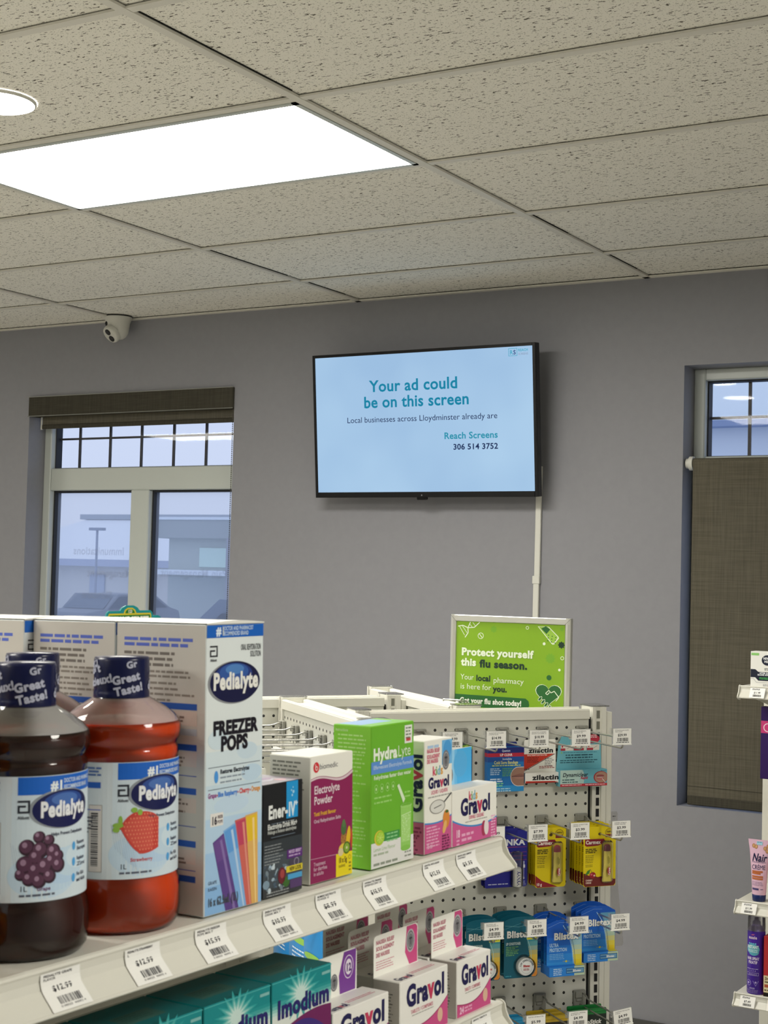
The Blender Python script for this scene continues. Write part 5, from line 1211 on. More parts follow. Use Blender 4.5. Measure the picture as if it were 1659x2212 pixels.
def carmex(W, cherry):
    t = empty('blister_card'); tag(t, '', 'blister card'); H = .1345
    m = MB(); rcard(m, W, H, ink('e0ca0e'), r=.006); A = Art(m, (0, 0, 0), (0, 1, 0), (0, 0, 1)); w2 = W/2
    A.ell(0, -.0165, .0045, .0032, '55400a', 5, 14)
    n = 14
    A.poly([(-w2+.0035, -.0275), (.010, -.0275), (.0125, -.031), (.009, -.038), (-.004, -.0425), (-w2+.008, -.0440), (-w2+.0032, -.041)], '8e2230', 1.4)
    A.txt('Carmex', -w2+.0055, -.0385, .0115, 'f0e4dc', w=.0375, wt=2, l=3)
    A.ell(w2-.0170, -.0135, .0105, .0085, '5d4a12', 1.4); A.ell(w2-.0170, -.0135, .0095, .0075, 'cdb614', 1.7); A.txt('TRIPLE', w2-.0170, -.0140, .0048, '4a3a10', w=.015, al='c', wt=2, l=3); A.rect(w2-.0265, -.0245, w2-.0080, -.0175, '7c2a28', 2)
    A.lines(-w2+.005, -.0490, .029, 3, .0022, .0038, '4d4410', 2, .15); A.lines(-w2+.005, -.0640, .025, 5, .0013, .0038, '6c6014', 2, .3); A.lines(-w2+.005, -.085, .022, 2, .0011, .0034, '6c6014', 2, .2)
    if cherry:
        us = [-w2+.0004+(W-.0008)*i/18 for i in range(19)]
        A.strip(us, [-H+.0060 if i in (0, 18) else -H+.0006 for i in range(19)], [-H+.030-.014*((u+w2)/W)**.8+.0015*math.sin(u*300) for u in us], '6c2420', 1.4)
        A.ell(-w2+.0235, -H+.0260, .0080, .0070, '9a1f2c', 2.4); A.ell(-w2+.0205, -H+.0275, .0028, .0022, 'd0606a', 2.8, 10); A.ell(-w2+.0275, -H+.025, .0022, .0022, 'e4c9c2', 3, 8)
        A.poly([(-w2+.004, -H+.026), (-w2+.010, -H+.036), (-w2+.0175, -H+.0395), (-w2+.0150, -H+.030)], '3f8030', 2.6); A.line([(-w2+.0175, -H+.0395), (-w2+.0225, -H+.031)], .0008, '6a7a2a', 2.6)
        A.txt('CHERRY', -w2+.006, -H+.0130, .0048, 'e2c8bc', w=.017, wt=2, l=3); A.txt('CERISE', -w2+.006, -H+.0075, .0048, 'e2c8bc', w=.014, wt=2, l=3)
    else:
        A.poly([(-w2+.0006, -H+.028), (-w2+.0006, -H+.006), (-w2+.006, -H+.0006), (w2-.020, -H+.0006), (-w2+.018, -H+.015)], '93202c', 1.4)
        A.txt('10 g', -w2+.0035, -H+.0045, .0085, 'efe2dc', w=.0135, wt=2, l=3)
    m.build('card', t)
    # squeezed tube: cap up, flat crimp down
    m = MB(); cy = w2-.0245; cap = ink('a03040' if not cherry else '7c2436', .3); tb = ink('e6d75e', .35)
    rings = [(-.0540, .0082, .0048), (-.070, .0088, .0046), (-.090, .0092, .0045), (-.106, .0112, .0022), (-.1165, .0122, .0010)]
    vs = []; n = 20
    for z, a, b in rings:
        for i in range(n): vs.append((.0055+b*math.cos(2*math.pi*i/n), cy+a*math.sin(2*math.pi*i/n), z))
    m.add(vs, [[i*n+k, i*n+(k+1) % n, (i+1)*n+(k+1) % n, (i+1)*n+k] for i in range(len(rings)-1) for k in range(n)], tb, True)
    m.box(.0045, .0062, cy-.0125, cy+.0125, -.1235, -.1160, tb, .0005)
    B = Art(m, (.0112, cy, 0), (0, 1, 0), (-.04, 0, 1)); B.rect(-.0020, -.082, -.0008, -.065, '6c6a24', -2); B.rect(.0008, -.080, .0018, -.068, '6c6a24', -2); B.ell(-.0002, -.098, .0042, .0095, '9c2a34', 1); B.txt('Carmex', .0022, -.1065, .0065, 'eee0d6', w=.0165, wt=2, l=2, rot=math.pi/2)
    m.build('tube', t)
    mm = MB(); mm.lathe([(.0085, -.0545), (.0084, -.0480), (.0074, -.0430), (.0048, -.0400), (0, -.0388)], cap, 24, cap=False); m = MB(); m.add([(.0055+v[0]*.6, cy+v[1], v[2]) for v in mm.v], mm.f, cap, True); m.build('tube_cap', t)
    m = MB(); m.box(0, .0112, cy-.014, cy+.014, -.126, -.031, M_blis, .005); m.build('blister', t)
    return t
stack(lambda: carmex(.077, False), 1, 1, (.050, .0385, .027, .0155), -.0165, posn('yellow lip balm card with red tube cap', 'on the middle hook', 4), 'yellow plain lip balm cards in the second row')
stack(lambda: carmex(.082, True), 0, 1, (.094, .078, .062, .050, .038, .024), -.0115, posn('yellow cherry lip balm card', 'on right hook', 6), 'yellow cherry lip balm cards in the second row')
def blx_word(A, u, v, size, w): A.txt('Blistex', u+.0008, v-.0008, size, '14304e', w=w, wt=2, l=3); A.txt('Blistex', u, v, size, 'eef0ee', w=w, wt=2, l=4)
def bcond():
    t = empty('blister_card'); tag(t, '', 'blister card'); W, H = .0815, .1270
    m = MB(); rcard(m, W, H, ink('0b5c72'), r=.005, crown=.006); A = Art(m, (0, 0, 0), (0, 1, 0), (0, 0, 1)); w2 = W/2
    n = 20; vs = [-.030-(H-.0310)*i/n for i in range(n+1)]
    for i in range(n):
        f = i/n; xl = .008+.019*min(1, f*1.1)**.6; c = ('2c7f92', '3a8a96', '5a98a0', '8aa59a', 'b8ae6e', 'd6b84a', 'dcb23e', 'dda63c', 'dc9838', 'd88a34')[int(f*10)]
        A.poly([(xl, vs[i+1]), (w2-.0006 if i < n-1 else w2-.004, vs[i+1]), (w2-.0006, vs[i]), (xl, vs[i])], c, 1.2)
    A.line([(.004, -.028), (.016, -.045), (.024, -.066), (.0255, -.09)], .0010, 'a6d0d4', 2)
    A.line([(-w2+.002, -.012), (-.005, -.016), (w2-.002, -.008)], .0005, '7fc0c8', 1.6); A.line([(-w2+.002, -.019), (.0, -.008), (w2-.004, -.001)], .0005, '5fa8b4', 1.6)
    blx_word(A, -w2+.006, -.0385, .0200, .0600)
    A.txt('LIP CONDITIONER', -w2+.0045, -.0545, .0078, 'c3dce0', w=.0350, wt=2, l=3); A.lines(-w2+.0045, -.0580, .032, 6, .0018, .0036, '6fae6c', 2, .4)
    A.rect(.014, -.045, w2-.0008, -.0375, 'd6d43c', 3); A.lines(.016, -.0395, .022, 1, .002, .003, '6a7a2a', 4, .02); A.lines(-w2+.004, -.121, .014, 1, .0022, .003, '3d98b0', 2, .02)
    m.build('card', t)
    m = MB(); tm = T((0, 0.0065, -.1005)); r = .0195
    b = len(m.v); prof = [(r-.0008, .001), (r, .002), (r, .0125), (r-.001, .0150), (r-.003, .0162), (0, .0165)]
    mm = MB(); mm.lathe(prof, ink('dfe2e2', .3), 36, cap=False)
    m.add([(v[2], .0065+v[0], -.1005+v[1]) for v in mm.v], mm.f, ink('dfe2e2', .3), True)
    B = Art(m, (.0167, .0065, -.1005), (0, 1, 0), (0, 0, 1)); B.ring(0, 0, r*.68, r*.72, 'b8bcc0', 1); B.txt('Blistex', 0, .0005, .0068, 'b43a40', w=.016, al='c', wt=2, l=2); B.lines(-.008, -.0030, .016, 2, .0012, .0024, '9a4a50', 2, .2)
    for k, ch in enumerate('LIP CONDITIONER'): a = math.radians(165-150*k/14); B.txt(ch, (r-.0055)*math.cos(a), (r-.0055)*math.sin(a), .0050, '6c7278', al='c', wt=2, l=2, rot=a-math.pi/2)
    m.build('jar', t)
    m = MB(); mm = MB(); mm.lathe([(.0240, 0), (.0225, .010), (.0215, .0185)], M_blis, 30, cap=False); m.add([(v[2], .0065+v[0], -.1005+v[1]) for v in mm.v], mm.f, M_blis, True); m.build('blister', t)
    return t
stack(bcond, 2, 2, (.114, .092, .070, .048), .0000, posn('teal card with white jar', 'beside the blue boxes', 4), 'teal lip conditioner cards in the third row')
stack(bcond, 3, 2, (.138, .116, .094), .0060, posn('dark teal lip conditioner card', 'partly behind the pink box', 3), 'teal lip conditioner cards in the third row')
def bultra():
    t = empty('medicine_box'); tag(t, '', 'box'); W, H, D = .0875, .1120, .0145
    BH = .0215
    m = MB(); rcard(m, W, H-BH+.002, ink('1558c0'), x=0, r=.005, crown=.0095); A = Art(m, (0, 0, 0), (0, 1, 0), (0, 0, 1)); w2 = W/2
    hb = -(H-BH)
    for k, c in enumerate(('1a66cc', '2076d4', '2a88dc', '3a9ae2')): A.rect(-w2+.0006, hb, w2-.0008, -.030-.018*k, c, .8+.05*k)
    n = 16
    for i in range(n):
        z0 = -.006+(hb+.006)*i/n; z1 = -.006+(hb+.006)*(i+1)/n; f = i/n; xl = .006+.019*f**.6
        c = ('5f9cc0', '6ca6c6', '84b4cc', '9cc4ce', 'b4ccb8', 'd0cf8c', 'e0d04a', 'e4cc2e')[int(f*8)]
        A.poly([(xl, z1), (w2-.0008, z1), (w2-.0008, z0), (xl, z0)], c, 1.2)
    A.line([(.002, -.004), (.016, -.026), (.0235, -.055), (.0275, hb+.001)], .0009, '1d4f84', 2); A.line([(-.004, -.004), (.011, -.026), (.0185, -.055), (.0225, hb+.001)], .0016, 'a8d0ea', 1.8)
    A.line([(-w2+.002, -.008), (-.012, .003), (.010, .002)], .0005, '8cb4ec', 1.6)
    blx_word(A, -w2+.0175, -.0345, .0205, .0600)
    A.txt('ULTRA', -w2+.0070, -.0500, .0105, 'a9cdf0', w=.0220, wt=2, l=3); A.txt('PROTECTION', -w2+.0070, -.0605, .0105, 'a9cdf0', w=.0430, wt=2, l=3); A.lines(-w2+.007, -.0655, .040, 4, .0014, .0036, '7fb4e6', 2, .2)
    A.ell(.0045, -.0830, .0025, .0025, 'd8cf4a', 3, 10); A.line([(-.004, -.083), (.013, -.083)], .0008, 'b4b070', 2.6)
    m.build('card', t)
    m = MB(); m.box(-.0008, D, -w2, w2, -H, hb, ink('1f74d0'), .0006)
    B = Art(m, (D, -w2, -H), (0, 1, 0), (0, 0, 1)); B.rect(.0006, .0006, W*.70, BH-.0006, '2a82da', 1); B.rect(W*.70, .0006, W-.0006, BH-.0006, 'bcd0b0', 1)
    Tp = Art(m, (D, -w2, hb), (0, 1, 0), (-1, 0, 0)); Tp.poly([(W*.72, .0003), (W-.0005, .0003), (W-.0005, D-.001), (W*.80, D-.001)], 'd9cf3e', 1)
    B.lines(.010, BH*.82, .024, 4, .0018, .0040, 'c3dcf4', 2, .2); B.rect(W*.47, BH*.26, W*.97, BH*.80, '16508c', 2); B.rect(W*.485, BH*.32, W*.955, BH*.74, '6a9cc0', 2.4); B.rect(W*.49, BH*.45, W*.80, BH*.62, '2f6aa4', 2.7); B.txt('Blistex', W*.66, BH*.42, .0065, 'e8ecee', w=.020, wt=2, l=4)
    m.build('carton', t)
    return t
stack(bultra, 1, 2, (.124, .108, .093, .040), -.0130, posn('blue lip care box', 'on middle third row hook', 4), 'bright blue lip care boxes in the third row')
stack(bultra, 0, 2, (.090, .064, .040), .0030, posn('blue lip care box', 'on right third row hook', 3), 'bright blue lip care boxes in the third row')
def stickcard(c1, c2, word, th=.012):
    t = empty('blister_card'); tag(t, '', 'blister card'); W, H = .0880, .120
    m = MB(); rcard(m, W, H, ink(c1), r=.006); A = Art(m, (0, 0, 0), (0, 1, 0), (0, 0, 1)); w2 = W/2
    A.rect(-w2+.0008, -.012, w2-.0008, -.0045, c2, 1); A.line([(-w2+.003, -.0065), (w2-.003, -.0065)], .0006, 'dfe6d0', 2); A.txt(word, 0, -.033, .0135, 'e4e4e0', w=.060, al='c', wt=2, l=3, it=.2) if word else None
    m.build('card', t)
    m = MB(); m.tube([(.009, -.02, -.045), (.009, -.02, -.105)], .008, ink(c2), 16); m.tube([(.009, .015, -.045), (.009, .015, -.105)], .008, ink(c2), 16); m.build('lip_stick', t)
    m = MB(); m.box(-.004, .002, -w2, w2, -.0075, .0015, ink(c2, .25), .002); m.build('top_edge', t)
    return t
stack(lambda: stickcard('1e2a24', '1f7a3a', 'ChapStick'), 0, 3, (.052, .026), -.0260, posn('black card with glossy green top edge', 'on right bottom row hook', 2), 'green edged lip stick cards in the bottom row')
stack(lambda: stickcard('2a2820', 'b89c2c', 'ChapStick'), 1, 3, (.070, .050, .022), -.0290, posn('black card with mustard yellow top edge', 'on middle bottom row hook', 3), 'yellow edged lip stick cards in the bottom row')
stack(lambda: stickcard('1c7fae', '2a93c4', ''), 2, 3, (.045, .028), -.0320, posn('teal blue card', 'on left bottom row hook', 2), 'teal blue cards in the bottom row')
# clear hang strip at the side of the display
t = empty('clip_strip', G(-.010, .4230, -.2000)); tag(t, 'frosted clear plastic merchandising strip hanging at the right side of the pegboard', 'plastic strip')
m = MB(); P = [(0, 0), (.018, 0), (.021, -.004), (.0215, -.06), (.0225, -.16), (.030, -.23), (.0395, -.306), (.036, -.314), (.012, -.314), (.009, -.306), (.006, -.2), (0, -.1)]
m.extrude(P, 'X', -.001, 0, M_strip); A = Art(m, (0, 0, 0), (0, 1, 0), (0, 0, 1)); A.lines(.008, -.01, .008, 1, .002, .003, '3a3a3a', 1, .1); A.rect(.0125, -.115, .0145, -.098, '2a2a2c', 1); A.rect(.013, -.125, .0145, -.122, '2a2a2c', 1)
m.build('strip', t)

# ---- snack pouches on the left facing panel
def pouch(mat, W, H, c, c2, label, txt=1, group='foil pouches on the left facing panel'):
    t = empty('snack_pouch', mat); tag(t, label, 'pouch', group)
    m = MB(); nu, nv = 8, 10; vs = []; 
    for s_ in (1, -1):
        for j in range(nv+1):
            for i in range(nu+1):
                u, v = i/nu, j/nv; b = s_*.011*math.sin(math.pi*u)**.7*math.sin(math.pi*v)**.6
                vs.append((b, -W/2+W*u*(1-.0*v), -H*v))
    q = (nu+1)*(nv+1); fs = []
    for s_ in (0, 1):
        for j in range(nv):
            for i in range(nu):
                a = s_*q+j*(nu+1)+i; f = [a, a+1, a+nu+2, a+nu+1]; fs.append(f[::-1] if s_ == 0 else f)
    m.add(vs, fs, ink(c, .3), True)
    fn = lambda u, v, l: Vector((.011*max(0, math.sin(math.pi*min(1, max(0, u/W+.5))))**.7*max(0, math.sin(math.pi*min(1, max(0, -v/H))))**.6+l*.0002+.0004, u, v))
    A = Art(m, fn=fn, seg=.008)
    A.rect(-W/2, -H*.035, W/2, 0, c2, 1)
    if txt == 2:
        A.ell(-W*.1, -H*.30, W*.3, H*.03, '8cc050', 2, 10); A.lines(-W*.32, -H*.38, W*.6, 6, H*.014, H*.036, 'cfe2f2', 2, .35); A.ell(W*.08, -H*.78, W*.17, H*.09, 'a87f48', 2, 14); A.ell(W*.08, -H*.73, W*.13, H*.035, '7a5628', 3, 12)
        A.rect(W*.42, -H, W/2, -H*.04, '5fb0e4', 1.5)
    elif txt:
        A.rect(-W/2, -H*.22, W/2, -H*.035, 'dfe4e4', 1); A.ell(-W*.2, -H*.12, W*.16, H*.035, 'd9d24a', 2, 12)
        A.ell(0, -H*.36, W*.30, H*.07, 'e9edf0', 2, 14); A.ell(-W*.1, -H*.50, W*.2, H*.02, '8cc050', 2, 10); A.lines(-W*.32, -H*.60, W*.6, 6, H*.012, H*.032, 'cfe2f2', 2, .35)
        A.ell(W*.05, -H*.90, W*.20, H*.075, 'a87f48', 2, 14); A.ell(W*.05, -H*.86, W*.16, H*.03, '7a5628', 3, 12)
    m.build('foil_bag', t)
for i, (x, lab) in enumerate(((-.195, 'upright blue foil pouch low on the left facing panel, leftmost of three'), (.035, 'blue foil pouch low on the left facing panel, middle of three'), (.170, 'blue foil pouch low on the left facing panel, right of three'))):
    pouch(G(x, -.312-.018*i, -.372, -90+(0, 8, 10)[i]), .185 if i < 2 else .13, .235, '1c86cc', '2a94d6', lab, 2)
for i in range(3):
    pouch(G(-.285+.02*i, -.352-.024*i, -.520+.008*i, -90+4*i), .10, .15, 'c86a1c', 'b45a18', 'orange foil pouch at lower left of the left facing panel, %s' % ('rearmost', 'middle', 'front')[i], False)
for i in range(4):
    pouch(G(-.0596-.09*i+.10, -.40+.025*i, -.0445-.004*i, -90+(6, -5, 4, 0)[i]), .10, .20, ('3a8ad0', 'e0e0da', '3f92d6', 'd9dcd8')[i], 'e4e4de', 'white topped blue and white pouch high on the left facing panel, %s from the front' % ('first', 'second', 'third', 'fourth')[i], i % 2 == 0)

# ---- framed flu poster on top of the display
SG = T((-1.7735, 3.3310, 1.2950)) @ RZ(-86)
t = empty('poster_frame', SG); tag(t, 'green flu season poster in a silver snap frame standing on the pegboard display', 'poster')
SW, SH, B_ = .3170, .2515, .0163
m = MB()
m.box(-.010, -.001, 0, SW, 0, SH, ink('a8a8a4'))
for (a, b, c, d) in ((0, B_, 0, SH), (SW-B_, SW, 0, SH)):
    m.extrude([(-.001, a), (.0035, a+.003), (.004, a+B_*.5), (.0025, b-.001), (-.001, b)], 'Z', c, d, M_alu)
for (c, d) in ((0, B_), (SH-B_, SH)): m.box(-.001, .0036, .003, SW-.003, c+.0003, d-.0003, M_alu, .0015)
for (a, b, c, d) in ((0, 0, B_, B_), (0, SH, B_, SH-B_), (SW, SH, SW-B_, SH-B_), (SW, 0, SW-B_, B_)): Art(m, (.0042, 0, 0), (0, 1, 0), (0, 0, 1)).line([(a, b), (c, d)], .0006, '6e6e6a', 1)
m.build('snap_frame', t)
m = MB(); A = Art(m, (-.0005, B_, SH-B_), (0, 1, 0), (0, 0, 1)); w = SW-2*B_; h = SH-2*B_
k = w/618
PX = lambda X, Y: ((X-864)*k, -(Y-1634-(X-864)*.012)*k*.925)
gmat = ink('96c62c', .4, .80); A.rect(0, -h, w, 0, gmat, 1)

gd, wh, md, bk = '2d6a34', 'e9f4dc', '78ae30', '1f3a2a'
def gear(X, Y, r, c, sp=8):
    u, v = PX(X, Y); P = []
    for i in range(sp*2): a = math.pi*i/sp; rr = r*k*(1 if i % 2 == 0 else .72); P.append((u+rr*math.cos(a), v+rr*math.sin(a)))
    A.poly(P, c, 2)
gear(1080, 1676, 20, md); gear(1404, 1832, 29, md, 10); gear(1464, 1754, 20, bk); gear(1465, 1664, 12, md)
for X, Y, r, c, ring_ in ((1272, 1662, 8, wh, 1), (1368, 1750, 8, wh, 0), (1456, 1895, 7, wh, 0), (1399, 1941, 14, gd, 0), (1470, 1828, 9, wh, 1), (1006, 1716, 16, wh, 1)):
    u, v = PX(X, Y)
    if ring_: A.ring(u, v, (r-2)*k, (r+1)*k, c, 3, 18)
    else: A.ell(u, v, r*k, r*k, c, 3, 14)
A.line([PX(998, 1706), PX(1014, 1726)], 4*k, wh, 3)
# dna strand
P1 = []; P2 = []
for i in range(15):
    s_ = i/14; P1.append(PX(872+120*s_, 1668-30*math.sin(s_*3.6)+10*s_)); P2.append(PX(918+45*math.sin(s_*2.6)-22*s_, 1728-92*s_))
A.line([PX(872, 1664), PX(900, 1658), PX(930, 1672), PX(968, 1668), PX(998, 1638)], 5*k, wh, 3); A.line([PX(914, 1728), PX(932, 1700), PX(930, 1672), PX(944, 1638)], 5*k, wh, 3)
for a, b in (((880, 1664), (912, 1716)), ((896, 1660), (926, 1702)), ((940, 1650), (956, 1668)), ((958, 1640), (974, 1662))): A.line([PX(*a), PX(*b)], 3*k, wh, 2.6)
# plaster
A.poly([PX(1330, 1652), PX(1392, 1652), PX(1446, 1706), PX(1450, 1716), PX(1424, 1752), PX(1412, 1752)], wh, 2); A.poly([PX(1336, 1654), PX(1388, 1654), PX(1442, 1708), PX(1442, 1716), PX(1420, 1746), PX(1412, 1744)], '9cc84a', 2.4)
A.poly([PX(1350, 1664), PX(1376, 1650), PX(1400, 1668), PX(1380, 1694)], gd, 3)
for i in range(3):
    for j in range(3): u, v = PX(1392+20*i-2*j, 1700+6*i+16*j); A.ell(u, v, 3.2*k, 3.2*k, gd, 3, 8)
def ptxt(s_, X, Y, sz, c, W_, wt, sh=True):
    u, v = PX(X, Y)
    if sh: A.txt(s_, u+.0006, v-.0006, sz, '5f8f24', w=W_*k, wt=wt, l=3)
    A.txt(s_, u, v, sz, c, w=W_*k, wt=wt, l=4)
ptxt('Protect yourself', 896, 1830, .0252, wh, 412, 2); ptxt('this', 896, 1890, .0252, wh, 88, 2); ptxt('flu season.', 1004, 1896, .0252, bk, 274, 2)
ptxt('Your', 893, 1972, .0195, wh, 78, 0, False); ptxt('local', 985, 1976, .0195, bk, 84, 2, False); ptxt('pharmacy', 1084, 1984, .0195, wh, 174, 0, False)
ptxt('is here for', 893, 2026, .0195, wh, 180, 0, False); ptxt('you.', 1085, 2034, .0195, bk, 80, 2, False)
u0, v0 = PX(864, 2058); u1, v1 = PX(1292, 2066); vb = PX(864, 2128)[1]
A.poly([(0, vb), (u1-.004, vb), (u1, v1-.016), (u1-.002, v1-.006), (u1-.010, v1), (0, v0)], gd, 2)
ptxt('Get your flu shot today!', 893, 2106, .0178, 'f0f6e8', 356, 2, False)
# heart with handshake
hc = PX(1398, 2032); P = []
for i in range(28):
    a = 2*math.pi*i/28; xh = 16*math.sin(a)**3; yh = 13*math.cos(a)-5*math.cos(2*a)-2*math.cos(3*a)-math.cos(4*a); P.append((hc[0]+xh*4.6*k, hc[1]+yh*4.0*k))
A.poly(P, wh, 2.6); A.poly([(hc[0]+(a-hc[0])*.95, hc[1]+(b-hc[1])*.95) for a, b in P], gd, 3)
A.line([PX(1382, 2030), PX(1400, 2012), PX(1412, 2026), PX(1430, 2016), PX(1456, 2050), PX(1440, 2072)], 4*k, wh, 4); A.line([PX(1382, 2030), PX(1392, 2038), PX(1404, 2024)], 4*k, wh, 4)
for i in range(4):
    c = PX(1352+17*i, 2062+16*i); A.ell(c[0], c[1], 8*k, 16*k, wh, 4, 14, -.7); A.ell(c[0], c[1], 5.5*k, 13*k, gd, 5, 14, -.7)
m.build('poster', t)
m = MB(); m.box(-.004, .055, .010, .018, .038, .0405, M_wire, .001); m.box(-.004, .055, .042, .050, .038, .0405, M_wire, .001); m.box(.038, .052, .006, .054, .0385, .045, M_wire, .001); m.build('base_clip', t)

# ================================================================== RIGHT-HAND SHELF UNIT
RG = T((-1.2915, 4.15, 0)) @ RZ(-90)
def Rr(x, y, z, r=0): return RG @ T((x, y, z)) @ RZ(r)
ru = empty('shelf_unit', RG.copy()); tag(ru, 'white shelving unit at the right edge of the picture holding hair and skin products', 'shelf unit')
def rshelf(z, y1=.95):
    sh = empty('shelf'); sh.parent = ru; sh.matrix_local = T((0, 0, z))
    m = MB(); m.box(-.34, -.004, .001, y1, -.02, 0, M_white, .0015); m.extrude([(-.34, -.02), (-.02, -.02), (-.30, -.075), (-.34, -.075)], 'Y', .0005, .003, M_white); m.build('deck', sh)
    m = MB(); s_ = 1.0
    outer = [(-.0055, .0012), (-.0015, .0014), (.0012, .0004), (.0022, -.0014), (.0012, -.0034)]+[(a, b) for a, b in rail_pts()][1:]+[(.0172, -.0306), (.0165, -.0334), (.0142, -.0328), (.0042, -.0228), (-.0004, -.0175), (-.0024, -.009), (-.0055, -.003)]
    m.extrude(outer, 'Y', .0012, y1, M_white); m.build('price_rail', sh)
    m = MB(); m.extrude([(-.0075, .0014), (-.0015, .0026), (.0024, .0012), (.0046, -.0015), (.0062, -.0095), (.0098, -.0170), (.0150, -.0230), (.0195, -.0282), (.0196, -.0320), (.0165, -.0345), (.0090, -.0375), (-.0075, -.0400)], 'Y', -.0012, .0012, M_white); m.build('end_cap', sh)
for z in (1.357, .7635, .510): rshelf(z)
m = MB(); m.box(-.40, -.35, -.034, .016, 0, 1.40, M_white, .0015); 
for k in range(50): m.box(-.3505, -.3492, -.006, .002, 1.37-.0254*k-.016, 1.37-.0254*k, M_dark)
m.build('upright', ru)
m = MB(); m.box(-.395, -.38, .016, .95, .05, 1.38, M_whiteflat); m.build('back_panel', ru)
m = MB(); m.box(-.40, .0, .0, .95, 0, .12, M_white, .003); m.build('base', ru)
def rtag(y, z, price, label, w=.042):
    t = empty('price_tag', Rr(0, y, z)); tag(t, label, 'price tag', 'price tags on the right-hand shelves')
    m = MB(); pr = rail_pts(.0012); n = len(pr)
    A0 = Vector((pr[0][0], 0, pr[0][1]))
    vs = [(a, yy, b) for a, b in pr for yy in (-w/2, w/2)]; m.add(vs, [[2*i, 2*i+1, 2*i+3, 2*i+2] for i in range(n-1)], ink('f2f2ee'))
    d = (Vector((pr[-1][0], 0, pr[-1][1]))-A0); H = d.length; U = -d.normalized()
    A = Art(m, Vector((pr[-1][0]+.0042, -w/2, pr[-1][1])), (0, 1, 0), (U.x, 0, U.z))
    A.poly([(0, 0), (w, 0), (w, H), (0, H)], 'f2f2ee', -1.5); A.lines(w*.15, H*.93, w*.6, 2, H*.05, H*.085, '4a4a50', 1, .2); A.txt(price, w*.5, H*.44, H*.27, '26262c', w=w*.44, al='c', wt=1, l=1); A.bars(w*.24, H*.12, w*.55, H*.22, '2c2c30', 1)
    m.build('paper', t)
rtag(.054, 1.357, '$11.99', 'price tag reading 11.99 below the white and navy skin care box'); rtag(.040, .7635, '$11.99', 'price tag reading 11.99 below the pink tube')
rtag(.040, .510, '$7.49', 'price tag reading 7.49 below the purple spray can'); rtag(.116, .510, '$9.49', 'price tag at the right picture edge below the red box')
def nivea():
    W, D, H = .085, .045, .0975
    m = MB(); Fa, L, Tp = carton_faces(m, W, D, H, 'e9e9e4', 'e0e0da')
    Fa.ell(W*.56, H*.755, .0165, .0145, '151b33', 2); Fa.txt('NIVEA', W*.56, H*.775, .0090, 'e9ebee', w=.0235, al='c', wt=2, l=3); Fa.txt('MEN', W*.56, H*.685, .0090, 'e9ebee', w=.0185, al='c', wt=1, l=3)
    Fa.rect(W*.02, H*.885, W*.28, H*.955, '8cc873', 2); Fa.lines(W*.46, H*.53, W*.30, 2, .002, .0036, '66686c', 2, .05)
    Fa.poly([(.0005, H*.26), (W*.16, H*.26), (W*.26, H*.17), (W-.0005, H*.17), (W-.0005, H*.42), (W*.26, H*.42), (W*.16, H*.49), (.0005, H*.49)], '1b2133', 2)
    Fa.txt('AFTER SHAVE BALM', W*.30, H*.365, .0060, 'dfe2e6', w=W*.62, wt=2, l=3); Fa.txt('BAUME APRES-RASAGE', W*.24, H*.315, .0060, 'dfe2e6', w=W*.70, wt=2, l=3); Fa.lines(W*.30, H*.265, W*.58, 2, .0018, .0034, '4cae5a', 3, .1)
    Fa.line([(.001, H*.225), (W*.10, H*.225), (W*.20, H*.12), (W-.001, H*.12)], .0008, '8a8c90', 2); Fa.lines(W*.42, H*.07, W*.40, 2, .0013, .0028, '77797c', 2, .1)
    o = m.build('skin_care_box'); o.matrix_world = Rr(-.008-D/2, .028+W/2, 1.357); tag(o, 'white skin care box with a navy circle on the top right-hand shelf', 'box')
nivea()
